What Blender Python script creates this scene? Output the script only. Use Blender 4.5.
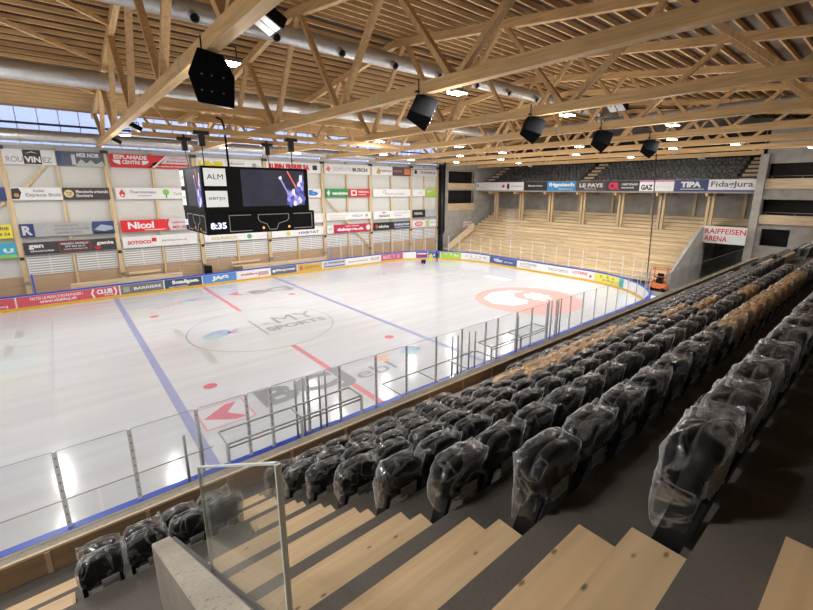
import bpy, math, random
from mathutils import Vector, Matrix, noise
random.seed(7)
SC = bpy.context.scene
for _o in list(bpy.data.objects): bpy.data.objects.remove(_o)
COL = SC.collection

# ------------------------------------------------------------------ camera
F, CX, CY, CZ, YAW, PIT, ROL = 417.166, -9.3843, -26.5771, 8.8381, .86269, -.23326, .00409
cam = bpy.data.cameras.new('camera')
cam.sensor_width = 36; cam.lens = 36 * F / 813
cam.shift_x = -10.64 / 813; cam.shift_y = -16.33 / 813
cam.clip_start = .05; cam.clip_end = 300
camo = bpy.data.objects.new('camera', cam); COL.objects.link(camo)
f = Vector((math.cos(PIT) * math.cos(YAW), math.cos(PIT) * math.sin(YAW), math.sin(PIT)))
r0 = Vector((math.sin(YAW), -math.cos(YAW), 0)); u0 = r0.cross(f)
r = math.cos(ROL) * r0 + math.sin(ROL) * u0; u = -math.sin(ROL) * r0 + math.cos(ROL) * u0
m = Matrix((r, u, -f)).transposed().to_4x4(); m.translation = (CX, CY, CZ)
camo.matrix_world = m
SC.camera = camo

# ------------------------------------------------------------------ world, exposure
W = bpy.data.worlds.new('daylight'); SC.world = W; W.use_nodes = True
bg = W.node_tree.nodes['Background']; bg.inputs[0].default_value = (.60, .70, 1, 1); bg.inputs[1].default_value = 1.6
SC.view_settings.view_transform = 'Standard'; SC.view_settings.look = 'None'
SC.view_settings.gamma = 1; SC.view_settings.exposure = 0.18; SC.view_settings.use_curve_mapping = False
SC.cycles.transparent_max_bounces = 40
LAMP_W = 215          # watts of each lit hall floodlight
# hall light fittings: (truss x, y, kind, lit)
TX = [-18.3, -12.2, -6.0, .8, 7.3, 13.7, 20.1, 26.5, 33.0, 39.5]

# ------------------------------------------------------------------ materials
def newmat(name):
    mt = bpy.data.materials.new(name); mt.use_nodes = True
    nt = mt.node_tree; return mt, nt, nt.nodes['Principled BSDF'], nt.nodes, nt.links
def plain(name, c, rough=.6, metal=0, var=.08, scale=3., bump=0, spec=.5):
    mt, nt, b, N, L = newmat(name)
    tc = N.new('ShaderNodeTexCoord'); no = N.new('ShaderNodeTexNoise'); no.inputs['Scale'].default_value = scale
    no.inputs['Detail'].default_value = 5
    L.new(tc.outputs['Object'], no.inputs['Vector'])
    rp = N.new('ShaderNodeValToRGB'); L.new(no.outputs['Fac'], rp.inputs[0])
    rp.color_ramp.elements[0].position = .3; rp.color_ramp.elements[1].position = .7
    rp.color_ramp.elements[0].color = tuple(x * (1 - var) for x in c) + (1,)
    rp.color_ramp.elements[1].color = tuple(min(1, x * (1 + var)) for x in c) + (1,)
    L.new(rp.outputs[0], b.inputs['Base Color'])
    b.inputs['Roughness'].default_value = rough; b.inputs['Metallic'].default_value = metal
    b.inputs['Specular IOR Level'].default_value = spec
    if bump:
        bp = N.new('ShaderNodeBump'); bp.inputs['Strength'].default_value = bump; bp.inputs['Distance'].default_value = .02
        L.new(no.outputs['Fac'], bp.inputs['Height']); L.new(bp.outputs[0], b.inputs['Normal'])
    return mt
def wood(name, c, axis, knots=False, rough=.6, var=.22, plank=0):
    mt, nt, b, N, L = newmat(name)
    tc = N.new('ShaderNodeTexCoord'); mp = N.new('ShaderNodeMapping')
    s = [7, 7, 7]; s['xyz'.index(axis)] = .35
    mp.inputs['Scale'].default_value = s; L.new(tc.outputs['Object'], mp.inputs['Vector'])
    no = N.new('ShaderNodeTexNoise'); no.inputs['Scale'].default_value = 1.6; no.inputs['Detail'].default_value = 6
    no.inputs['Distortion'].default_value = .6
    L.new(mp.outputs[0], no.inputs['Vector'])
    rp = N.new('ShaderNodeValToRGB'); L.new(no.outputs['Fac'], rp.inputs[0])
    rp.color_ramp.elements[0].position = .28; rp.color_ramp.elements[1].position = .72
    rp.color_ramp.elements[0].color = tuple(x * (1 - var) for x in c) + (1,)
    rp.color_ramp.elements[1].color = tuple(min(1, x * (1 + var)) for x in c) + (1,)
    out = rp.outputs[0]
    if plank:      # per-plank tone, planks stacked across z/x
        wn = N.new('ShaderNodeTexWhiteNoise'); wn.noise_dimensions = '3D'
        sn = N.new('ShaderNodeVectorMath'); sn.operation = 'SNAP'
        sn.inputs[1].default_value = (plank, 4.2, .2)
        L.new(tc.outputs['Object'], sn.inputs[0]); L.new(sn.outputs[0], wn.inputs['Vector'])
        mr = N.new('ShaderNodeMapRange'); mr.inputs[3].default_value = .78; mr.inputs[4].default_value = 1.1
        L.new(wn.outputs['Value'], mr.inputs[0])
        mx = N.new('ShaderNodeMix'); mx.data_type = 'RGBA'; mx.blend_type = 'MULTIPLY'; mx.inputs[0].default_value = 1
        L.new(out, mx.inputs[6]); L.new(mr.outputs[0], mx.inputs[7]); out = mx.outputs[2]
    if knots:
        vo = N.new('ShaderNodeTexVoronoi'); vo.inputs['Scale'].default_value = 5.2
        mp2 = N.new('ShaderNodeMapping'); s2 = [1.6, 1.6, 1.6]; s2['xyz'.index(axis)] = .8
        mp2.inputs['Scale'].default_value = s2
        L.new(tc.outputs['Object'], mp2.inputs['Vector']); L.new(mp2.outputs[0], vo.inputs['Vector'])
        mr = N.new('ShaderNodeMapRange'); mr.inputs[1].default_value = .05; mr.inputs[2].default_value = .12
        mr.inputs[3].default_value = .32; mr.inputs[4].default_value = 1
        L.new(vo.outputs['Distance'], mr.inputs[0])
        mx = N.new('ShaderNodeMix'); mx.data_type = 'RGBA'; mx.blend_type = 'MULTIPLY'; mx.inputs[0].default_value = 1
        L.new(out, mx.inputs[6]); L.new(mr.outputs[0], mx.inputs[7]); out = mx.outputs[2]
    L.new(out, b.inputs['Base Color']); b.inputs['Roughness'].default_value = rough
    return mt
def concrete(name, c, scale=1.2, pits=False):
    mt, nt, b, N, L = newmat(name)
    tc = N.new('ShaderNodeTexCoord')
    n1 = N.new('ShaderNodeTexNoise'); n1.inputs['Scale'].default_value = scale; n1.inputs['Detail'].default_value = 8
    n2 = N.new('ShaderNodeTexNoise'); n2.inputs['Scale'].default_value = 40; n2.inputs['Detail'].default_value = 3
    L.new(tc.outputs['Object'], n1.inputs['Vector']); L.new(tc.outputs['Object'], n2.inputs['Vector'])
    ad = N.new('ShaderNodeMix'); ad.inputs[0].default_value = .3
    L.new(n1.outputs['Fac'], ad.inputs[2]); L.new(n2.outputs['Fac'], ad.inputs[3])
    rp = N.new('ShaderNodeValToRGB'); L.new(ad.outputs[0], rp.inputs[0])
    rp.color_ramp.elements[0].position = .3; rp.color_ramp.elements[1].position = .7
    rp.color_ramp.elements[0].color = tuple(x * .72 for x in c) + (1,)
    rp.color_ramp.elements[1].color = tuple(x * 1.2 for x in c) + (1,)
    out = rp.outputs[0]
    if pits:
        n3 = N.new('ShaderNodeTexNoise'); n3.inputs['Scale'].default_value = 22; n3.inputs['Detail'].default_value = 6
        mp = N.new('ShaderNodeMapping'); mp.inputs['Scale'].default_value = (1, 2.2, 1)
        L.new(tc.outputs['Object'], mp.inputs['Vector']); L.new(mp.outputs[0], n3.inputs['Vector'])
        mr = N.new('ShaderNodeMapRange'); mr.inputs[1].default_value = .60; mr.inputs[2].default_value = .68
        mr.inputs[3].default_value = 1; mr.inputs[4].default_value = .35
        L.new(n3.outputs['Fac'], mr.inputs[0])
        mx = N.new('ShaderNodeMix'); mx.data_type = 'RGBA'; mx.blend_type = 'MULTIPLY'; mx.inputs[0].default_value = 1
        L.new(out, mx.inputs[6]); L.new(mr.outputs[0], mx.inputs[7]); out = mx.outputs[2]
    L.new(out, b.inputs['Base Color']); b.inputs['Roughness'].default_value = .75
    bp = N.new('ShaderNodeBump'); bp.inputs['Strength'].default_value = .25; bp.inputs['Distance'].default_value = .01
    L.new(n2.outputs['Fac'], bp.inputs['Height']); L.new(bp.outputs[0], b.inputs['Normal'])
    return mt
def glass(name, tint=(.93, .96, .95), refl=.12, haze=0.0, hazec=(.9, .9, .9)):
    mt = bpy.data.materials.new(name); mt.use_nodes = True; nt = mt.node_tree; N = nt.nodes; L = nt.links; N.clear()
    o = N.new('ShaderNodeOutputMaterial'); t = N.new('ShaderNodeBsdfTransparent'); t.inputs[0].default_value = tint + (1,)
    g = N.new('ShaderNodeBsdfGlossy'); g.inputs['Roughness'].default_value = .02
    lw = N.new('ShaderNodeLayerWeight'); lw.inputs[0].default_value = .5
    pw = N.new('ShaderNodeMath'); pw.operation = 'POWER'; pw.inputs[1].default_value = 5; L.new(lw.outputs['Facing'], pw.inputs[0])
    sc = N.new('ShaderNodeMath'); sc.operation = 'MULTIPLY_ADD'; sc.inputs[1].default_value = refl * 5; sc.inputs[2].default_value = refl * .3
    L.new(pw.outputs[0], sc.inputs[0])
    mx = N.new('ShaderNodeMixShader'); L.new(sc.outputs[0], mx.inputs[0]); L.new(t.outputs[0], mx.inputs[1]); L.new(g.outputs[0], mx.inputs[2])
    last = mx
    if haze:
        d = N.new('ShaderNodeBsdfDiffuse'); d.inputs[0].default_value = hazec + (1,)
        m2 = N.new('ShaderNodeMixShader'); m2.inputs[0].default_value = haze
        L.new(mx.outputs[0], m2.inputs[1]); L.new(d.outputs[0], m2.inputs[2]); last = m2
    L.new(last.outputs[0], o.inputs[0]); return mt
def emit(name, c, s):
    mt = bpy.data.materials.new(name); mt.use_nodes = True; b = mt.node_tree.nodes['Principled BSDF']
    b.inputs['Base Color'].default_value = c + (1,); b.inputs['Emission Color'].default_value = c + (1,); b.inputs['Emission Strength'].default_value = s
    return mt
def film(name, tone=(.94, .95, .98), dens=.012):
    mt = bpy.data.materials.new(name); mt.use_nodes = True; nt = mt.node_tree; N = nt.nodes; L = nt.links; N.clear()
    o = N.new('ShaderNodeOutputMaterial'); t = N.new('ShaderNodeBsdfTransparent'); t.inputs[0].default_value = (.96, .96, .96, 1)
    d = N.new('ShaderNodeBsdfDiffuse'); d.inputs[0].default_value = tone + (1,)
    g = N.new('ShaderNodeBsdfGlossy'); g.inputs['Roughness'].default_value = .22; g.inputs[0].default_value = (.9, .9, .9, 1)
    tr = N.new('ShaderNodeBsdfTranslucent'); tr.inputs[0].default_value = tone + (1,)
    tc = N.new('ShaderNodeTexCoord'); oi = N.new('ShaderNodeObjectInfo')
    av = N.new('ShaderNodeVectorMath'); av.operation = 'MULTIPLY_ADD'; av.inputs[1].default_value = (1, 1, 1)
    sc = N.new('ShaderNodeMath'); sc.operation = 'MULTIPLY'; sc.inputs[1].default_value = 37
    L.new(oi.outputs['Random'], sc.inputs[0]); L.new(tc.outputs['Object'], av.inputs[0]); L.new(sc.outputs[0], av.inputs[2])
    no = N.new('ShaderNodeTexNoise'); no.inputs['Scale'].default_value = 3.6; no.inputs['Detail'].default_value = 4; no.inputs['Distortion'].default_value = 1.0
    L.new(av.outputs[0], no.inputs['Vector'])
    # crinkle highlights painted in as whiter film where the noise crosses its middle
    sb = N.new('ShaderNodeMath'); sb.operation = 'SUBTRACT'; sb.inputs[1].default_value = .5; L.new(no.outputs['Fac'], sb.inputs[0])
    ab = N.new('ShaderNodeMath'); ab.operation = 'ABSOLUTE'; L.new(sb.outputs[0], ab.inputs[0])
    mr = N.new('ShaderNodeMapRange'); mr.inputs[1].default_value = 0; mr.inputs[2].default_value = .045; mr.inputs[3].default_value = .30; mr.inputs[4].default_value = 0
    L.new(ab.outputs[0], mr.inputs[0])
    lw = N.new('ShaderNodeLayerWeight'); lw.inputs[0].default_value = .35
    pw = N.new('ShaderNodeMath'); pw.operation = 'POWER'; pw.inputs[1].default_value = 2.7; L.new(lw.outputs['Facing'], pw.inputs[0])
    ml = N.new('ShaderNodeMath'); ml.operation = 'MULTIPLY'; ml.inputs[1].default_value = 1.0; L.new(pw.outputs[0], ml.inputs[0])
    ad = N.new('ShaderNodeMath'); ad.operation = 'ADD'; L.new(ml.outputs[0], ad.inputs[0]); L.new(mr.outputs[0], ad.inputs[1])
    a2 = N.new('ShaderNodeMath'); a2.operation = 'ADD'; a2.inputs[1].default_value = dens; a2.use_clamp = True; L.new(ad.outputs[0], a2.inputs[0])
    bp = N.new('ShaderNodeBump'); bp.inputs['Strength'].default_value = .8; bp.inputs['Distance'].default_value = .04
    L.new(no.outputs['Fac'], bp.inputs['Height'])
    for s in (g, d, tr): L.new(bp.outputs[0], s.inputs['Normal'])
    m0 = N.new('ShaderNodeMixShader'); m0.inputs[0].default_value = .5; L.new(d.outputs[0], m0.inputs[1]); L.new(tr.outputs[0], m0.inputs[2])
    m1 = N.new('ShaderNodeMixShader'); m1.inputs[0].default_value = .5; L.new(m0.outputs[0], m1.inputs[1]); L.new(g.outputs[0], m1.inputs[2])
    m2 = N.new('ShaderNodeMixShader'); L.new(a2.outputs[0], m2.inputs[0]); L.new(t.outputs[0], m2.inputs[1]); L.new(m1.outputs[0], m2.inputs[2])
    L.new(m2.outputs[0], o.inputs[0]); return mt

GL = (.74, .49, .235)      # glulam
M = {}
M['glulam_y'] = wood('glulam_y', GL, 'y'); M['glulam_x'] = wood('glulam_x', GL, 'x'); M['glulam_z'] = wood('glulam_z', GL, 'z')
M['web'] = wood('glulam_web', (.66, .43, .21), 'z')
M['post'] = wood('post_wood', (.66, .50, .29), 'z')
M['joist'] = wood('joist_wood', (.80, .53, .25), 'x')
M['step'] = wood('step_wood', (.56, .40, .23), 'x', knots=True, var=.14)
M['terrace'] = wood('terrace_wood', (.76, .60, .38), 'y', plank=.8)
M['plank'] = wood('plank_wood', (.70, .55, .36), 'x')
M['plank_y'] = wood('plank_wood_y', (.74, .58, .38), 'y')
M['ply'] = wood('plywood', (.52, .36, .23), 'x', var=.1)
M['fascia'] = wood('fascia_wood', (.30, .20, .11), 'x')
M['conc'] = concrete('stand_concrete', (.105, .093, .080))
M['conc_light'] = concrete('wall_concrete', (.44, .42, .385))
M['conc_top'] = concrete('parapet_concrete', (.32, .285, .235), pits=True)
M['floor'] = concrete('walk_concrete', (.30, .28, .25))
M['white'] = plain('white_panel', (.66, .66, .63), .5, var=.03, scale=.7)
M['lamwhite'] = plain('white_board', (.78, .78, .78), .35, var=.03)
M['blue'] = plain('blue_plastic', (.03, .09, .55), .35)
M['yellow'] = plain('yellow_kick', (.75, .45, .03), .4)
M['black'] = plain('black_plastic', (.008, .008, .009), .6, spec=.2)
M['box_black'] = plain('speaker_black', (.006, .006, .007), .9, spec=.05)
M['black_metal'] = plain('black_metal', (.02, .02, .022), .4)
M['orange_seat'] = plain('tan_plastic', (.85, .52, .22), .5)
M['galv'] = plain('galvanised', (.42, .42, .42), .35, metal=.85, var=.15, scale=8)
M['stanchion'] = plain('stanchion_light', (.88, .88, .9), .4)
M['steel'] = plain('steel_tube', (.42, .42, .43), .4, metal=.25)
M['duct'] = plain('duct_metal', (.62, .63, .64), .35, metal=.7, var=.08, scale=5)
M['deck'] = plain('roof_deck', (.20, .15, .11), .6)
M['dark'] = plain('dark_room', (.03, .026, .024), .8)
M['grey'] = plain('grey_paint', (.30, .30, .30), .6)
M['glass'] = glass('clear_glass', (.975, .98, .98), .05)
M['rinkglass'] = glass('rink_glass', (.975, .98, .985), .04)
M['glassedge'] = plain('glass_edge', (.62, .68, .64), .3)
M['film'] = film('plastic_film'); M['film_o'] = film('plastic_film_warm', (.95, .80, .60), .12)
M['lampglow'] = emit('lamp_glow', (1, .98, .92), 40)
M['orange'] = plain('orange_paint', (.75, .17, .03), .4)
M['hivis'] = plain('hi_vis', (.65, .8, .06), .6)
M['skin'] = plain('skin', (.5, .3, .2), .6); M['navy'] = plain('navy_cloth', (.02, .025, .05), .8)
_mc = {}
def colm(c, rough=.5):
    k = tuple(round(x, 3) for x in c)
    if k not in _mc: _mc[k] = plain('paint_%d' % len(_mc), c, rough, var=.04)
    return _mc[k]
def ice_mat():
    mt, nt, b, N, L = newmat('ice')
    tc = N.new('ShaderNodeTexCoord'); mp = N.new('ShaderNodeMapping'); mp.inputs['Scale'].default_value = (.12, 1.4, 1)
    L.new(tc.outputs['Object'], mp.inputs['Vector'])
    no = N.new('ShaderNodeTexNoise'); no.inputs['Scale'].default_value = 1.0; no.inputs['Detail'].default_value = 7
    L.new(mp.outputs[0], no.inputs['Vector'])
    rp = N.new('ShaderNodeValToRGB'); L.new(no.outputs['Fac'], rp.inputs[0])
    rp.color_ramp.elements[0].position = .3; rp.color_ramp.elements[1].position = .7
    rp.color_ramp.elements[0].color = (.60, .61, .635, 1); rp.color_ramp.elements[1].color = (.68, .69, .72, 1)
    L.new(rp.outputs[0], b.inputs['Base Color']); b.inputs['Roughness'].default_value = .14
    b.inputs['Specular IOR Level'].default_value = .45
    bp = N.new('ShaderNodeBump'); bp.inputs['Strength'].default_value = .05; bp.inputs['Distance'].default_value = .02
    L.new(no.outputs['Fac'], bp.inputs['Height']); L.new(bp.outputs[0], b.inputs['Normal'])
    return mt
M['ice'] = ice_mat()
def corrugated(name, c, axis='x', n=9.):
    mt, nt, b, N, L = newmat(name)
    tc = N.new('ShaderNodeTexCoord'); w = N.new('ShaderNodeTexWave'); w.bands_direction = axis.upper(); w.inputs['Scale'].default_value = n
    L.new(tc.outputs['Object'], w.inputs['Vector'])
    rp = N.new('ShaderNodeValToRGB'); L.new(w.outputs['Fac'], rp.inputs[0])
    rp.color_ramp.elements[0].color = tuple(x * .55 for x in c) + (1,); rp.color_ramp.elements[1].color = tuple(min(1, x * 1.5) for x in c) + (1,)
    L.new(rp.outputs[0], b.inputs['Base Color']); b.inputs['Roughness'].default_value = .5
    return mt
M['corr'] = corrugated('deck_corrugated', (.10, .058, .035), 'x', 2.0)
M['louvre'] = corrugated('louvre_slats', (.58, .58, .57), 'z', 1.6)

# ------------------------------------------------------------------ mesh helpers
class MB:
    def __init__(s): s.v = []; s.f = []; s.sm = []
    def add(s, vs, fs, sm=False):
        n = len(s.v); s.v += [tuple(q) for q in vs]; s.f += [tuple(i + n for i in q) for q in fs]; s.sm += [sm] * len(fs); return s
    def box(s, x0, x1, y0, y1, z0, z1):
        return s.add([(x0, y0, z0), (x1, y0, z0), (x1, y1, z0), (x0, y1, z0), (x0, y0, z1), (x1, y0, z1), (x1, y1, z1), (x0, y1, z1)],
                     [(0, 3, 2, 1), (4, 5, 6, 7), (0, 1, 5, 4), (1, 2, 6, 5), (2, 3, 7, 6), (3, 0, 4, 7)])
    def bar(s, p, q, w, d, up=(0, 0, 1)):
        p = Vector(p); q = Vector(q); t = (q - p).normalized(); a = t.cross(Vector(up))
        if a.length < 1e-4: a = t.cross(Vector((1, 0, 0)))
        a.normalize(); b = a.cross(t); a *= w / 2; b *= d / 2
        vs = [p - a - b, p + a - b, p + a + b, p - a + b, q - a - b, q + a - b, q + a + b, q - a + b]
        return s.add(vs, [(0, 3, 2, 1), (4, 5, 6, 7), (0, 1, 5, 4), (1, 2, 6, 5), (2, 3, 7, 6), (3, 0, 4, 7)])
    def tube(s, pts, rad, n=10, caps=True):
        pts = [Vector(q) for q in pts]; rings = []; vs = []; fs = []
        for i, p in enumerate(pts):
            t = (pts[min(i + 1, len(pts) - 1)] - pts[max(i - 1, 0)]).normalized()
            a = t.cross(Vector((0, 0, 1)));
            if a.length < 1e-3: a = Vector((1, 0, 0))
            a.normalize(); b = t.cross(a)
            rr = rad[i] if isinstance(rad, (list, tuple)) else rad
            for k in range(n):
                an = 2 * math.pi * k / n; vs.append(p + (a * math.cos(an) + b * math.sin(an)) * rr)
        for i in range(len(pts) - 1):
            for k in range(n):
                fs.append((i * n + k, i * n + (k + 1) % n, (i + 1) * n + (k + 1) % n, (i + 1) * n + k))
        if caps: fs.append(tuple(range(n))); fs.append(tuple(reversed(range((len(pts) - 1) * n, len(pts) * n))))
        return s.add(vs, fs, n > 6)
    def prism(s, poly, ax, a0, a1):     # poly in the two other axes, extruded along ax
        def P(q, a):
            l = list(q); l.insert(ax, a); return tuple(l)
        n = len(poly)
        vs = [P(q, a0) for q in poly] + [P(q, a1) for q in poly]
        fs = [tuple(range(n)), tuple(reversed(range(n, 2 * n)))] + [(i, (i + 1) % n, n + (i + 1) % n, n + i) for i in range(n)]
        return s.add(vs, fs)
    def mesh(s, name):
        me = bpy.data.meshes.new(name); me.from_pydata(s.v, [], s.f)
        me.polygons.foreach_set('use_smooth', s.sm); me.update(); me.validate(); return me
    def build(s, name, mat, parent=None, org=None, bevel=0):
        if org is not None: s.v = [(a - org[0], b - org[1], c - org[2]) for a, b, c in s.v]
        me = s.mesh(name); me.materials.append(M[mat] if isinstance(mat, str) else mat)
        import bmesh
        bm = bmesh.new(); bm.from_mesh(me); bmesh.ops.recalc_face_normals(bm, faces=bm.faces)
        if bevel: bmesh.ops.bevel(bm, geom=list(bm.edges), offset=bevel, segments=1, affect='EDGES')
        bm.to_mesh(me); bm.free()
        o = bpy.data.objects.new(name, me); COL.objects.link(o)
        if org is not None: o.location = org
        if parent is not None:
            o.parent = parent
            if org is not None: o.location = Vector(org) - parent.location
            else: o.location = -parent.location
        return o
def tag(o, label=None, cat=None, group=None, kind=None):
    if label: o['label'] = label
    if cat: o['category'] = cat
    if group: o['group'] = group
    if kind: o['kind'] = kind
    return o
def thing(name, loc, label, cat, group=None, rz=0):
    o = bpy.data.objects.new(name, None); COL.objects.link(o); o.location = loc; o.rotation_euler = (0, 0, rz); o.empty_display_size = .1
    return tag(o, label, cat, group)
def struct(mb, name, mat, parent=None):
    o = mb.build(name, mat, parent)
    if parent is None: o['kind'] = 'structure'
    return o
def sub(parent, name, mb, mat, label=None, **k):
    o = mb.build(name, mat, parent, **k)
    if label: o['label'] = label
    return o
ORD = 'zeroth first second third fourth fifth sixth seventh eighth ninth tenth eleventh twelfth thirteenth fourteenth fifteenth sixteenth seventeenth eighteenth nineteenth twentieth'.split()
for t in ('twenty', 'thirty', 'forty'):
    if len(ORD) > 21: ORD.append({'thirty': 'thirtieth', 'forty': 'fortieth'}[t])
    for e in 'first second third fourth fifth sixth seventh eighth ninth'.split(): ORD.append(t + '-' + e)

_tc = {}
def text_mesh(body, bold=.0):
    k = (body, bold)
    if k not in _tc:
        cu = bpy.data.curves.new('lettering', 'FONT'); cu.body = body; cu.resolution_u = 3; cu.offset = bold
        to = bpy.data.objects.new('lettering', cu); COL.objects.link(to)
        dg = bpy.context.evaluated_depsgraph_get(); dg.update()
        me = bpy.data.meshes.new_from_object(to.evaluated_get(dg)); bpy.data.objects.remove(to)
        vs = [tuple(v.co) for v in me.vertices]; fs = [tuple(p.vertices) for p in me.polygons]
        xs = [v[0] for v in vs]; ys = [v[1] for v in vs]
        x0, x1, y0, y1 = min(xs), max(xs), min(ys), max(ys)
        _tc[k] = ([((v[0] - x0) / (x1 - x0), (v[1] - y0) / (y1 - y0)) for v in vs], fs)
    return _tc[k]
def put_text(body, fn, parent, color, name='lettering', bold=.02, slant=0, flip=False):
    """fn maps (u,v) in 0..1 of the text box to a 3d point"""
    vs, fs = text_mesh(body, bold)
    mb = MB().add([fn(a + slant * b * .1, b) for a, b in vs], fs)
    me = mb.mesh(name); me.materials.append(color if not isinstance(color, tuple) else colm(color))
    o = bpy.data.objects.new(name, me); COL.objects.link(o)
    if parent: o.parent = parent; o.location = -parent.location
    return o
def boxfn(fn, u0, u1, v0, v1): return lambda a, b: fn(u0 + (u1 - u0) * a, v0 + (v1 - v0) * b)
def put_patch(fn, pts, parent, color, name='print', sub_=1):
    """flat printed patch: polygon in (u,v)"""
    mb = MB().add([fn(a, b) for a, b in pts], [tuple(range(len(pts)))])
    me = mb.mesh(name); me.materials.append(colm(color) if isinstance(color, tuple) else color)
    o = bpy.data.objects.new(name, me); COL.objects.link(o)
    if parent: o.parent = parent; o.location = -parent.location
    return o
def rect(u0, u1, v0, v1): return [(u0, v0), (u1, v0), (u1, v1), (u0, v1)]
def circ(cx, cy, rx, ry, n=20, a0=0, a1=2 * math.pi): return [(cx + rx * math.cos(a0 + (a1 - a0) * i / n), cy + ry * math.sin(a0 + (a1 - a0) * i / n)) for i in range(n)]
WHT = (.8, .8, .8); BLK = (.02, .02, .022); RED = (.62, .02, .03); GRY = (.35, .35, .36); NVY = (.03, .05, .18); GRN = (.02, .28, .08)

# ------------------------------------------------------------------ hall shell
def rail(c0, c1, *a): pass
ZR = lambda y: 16.9 - .13 * abs(y + 5)           # underside of top chord
# ground slab (all round the ice)
fl = MB().box(-34, 50, 15.12, 17.2, -.3, .05).box(-34, 50, -34, -15.12, -.3, .05).box(30.12, 50, -15.12, 15.12, -.3, .05).box(-34, -30.12, -15.12, 15.12, -.3, .05)
struct(fl, 'floor', 'floor')
# far long wall (y=17)
w = MB().box(-34, 31.3, 16.95, 17.15, 2.2, 11.9)
struct(w, 'wall_left', 'white')
struct(MB().box(-34, 31.3, 16.9, 17.15, 0, 2.2), 'wall_left', 'ply')
struct(MB().box(-34, 31.3, 16.85, 17.2, 11.9, 12.05), 'trim_1', 'galv')
# clerestory above it, one window per bay
cle = glass('polycarbonate', (.9, .93, 1), .05, .25, (.8, .85, 1))
XB = [-24.8, -18.3, -11.8, -5.7, .8, 7.3, 13.7, 20.1, 26.5, 31.3]
for i in range(len(XB) - 1):
    wn = struct(MB().box(XB[i] + .1, XB[i + 1] - .1, 17.02, 17.06, 12.05, 14.6), 'window_%d' % (i + 1), cle)
    fr = MB()
    for j in range(1, 5):
        x = XB[i] + (XB[i + 1] - XB[i]) * j / 5; fr.box(x - .03, x + .03, 16.98, 17.1, 12.05, 14.6)
    sub(wn, 'window_frame', fr, 'lamwhite')
struct(MB().box(-34, 50, 16.95, 17.15, 14.6, 16), 'wall_left', 'ply')
struct(MB().box(-34, -24.8, 16.95, 17.15, 11.9, 14.6), 'wall_left', 'white')
# louvred windows low in the wall, two per bay
n = 10
for i in range(2, len(XB) - 1):
    xm = (XB[i] + XB[i + 1]) / 2
    for a, b in ((XB[i] + .28, xm - .2), (xm + .2, XB[i + 1] - .28)):
        wn = struct(MB().box(a, b, 16.86, 16.96, 2.3, 3.86), 'window_%d' % n, 'louvre'); n += 1
        fr = MB()
        fr.box(a - .05, b + .05, 16.84, 16.97, 3.86, 3.92).box(a - .05, b + .05, 16.84, 16.97, 2.24, 2.3).box(a - .05, a, 16.84, 16.97, 2.3, 3.86).box(b, b + .05, 16.84, 16.97, 2.3, 3.86)
        fr.box((a + b) / 2 - .03, (a + b) / 2 + .03, 16.84, 16.97, 2.3, 3.86)
        sub(wn, 'window_frame', fr, 'lamwhite')
# walls out of view that close the hall
struct(MB().box(-34.2, -34, -34, 17.2, -.3, 18), 'wall_near', 'white')
struct(MB().box(-34.2, 50, -34.2, -34, -.3, 18), 'wall_right', 'white')
struct(MB().box(49.8, 50, -34, 17.2, -.3, 18), 'wall_far', 'conc_light')
# roof deck in two slopes + joists
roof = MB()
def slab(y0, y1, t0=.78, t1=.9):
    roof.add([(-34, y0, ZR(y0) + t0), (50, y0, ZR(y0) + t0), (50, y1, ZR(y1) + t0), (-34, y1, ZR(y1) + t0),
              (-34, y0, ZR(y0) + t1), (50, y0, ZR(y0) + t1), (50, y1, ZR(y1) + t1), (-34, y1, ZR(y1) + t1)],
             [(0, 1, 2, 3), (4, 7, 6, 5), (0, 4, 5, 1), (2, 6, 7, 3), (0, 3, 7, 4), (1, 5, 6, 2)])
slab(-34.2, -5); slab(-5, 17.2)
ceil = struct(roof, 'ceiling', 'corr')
y = -32.9; cnt = 0
while y < 16.9 and cnt < 100:
    z = ZR(y) + .5
    sub(ceil, 'joist', MB().box(-20, 48, y - .045, y + .045, z + .04, z + .24), 'joist'); y += .82; cnt += 1
# roof-plane wind braces
for k, (x0, ya, x1, yb) in enumerate(((-5.8, 5.3, -11.7, .5), (-5.8, .3, -11.7, -4.3), (-5.8, -4.6, -11.7, -9.3), (-5.8, 11, -11.7, 6.2))):
    o = MB().bar((x0, ya, ZR(ya) + .25), (x1, yb, ZR(yb) + .25), .16, .2).build('roof_brace', 'glulam_x')
    tag(o, '%s sloping timber wind brace under the roof at the top left' % ('second', 'third', 'fourth', 'first')[k], 'timber brace', 'wind braces under the roof')

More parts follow.
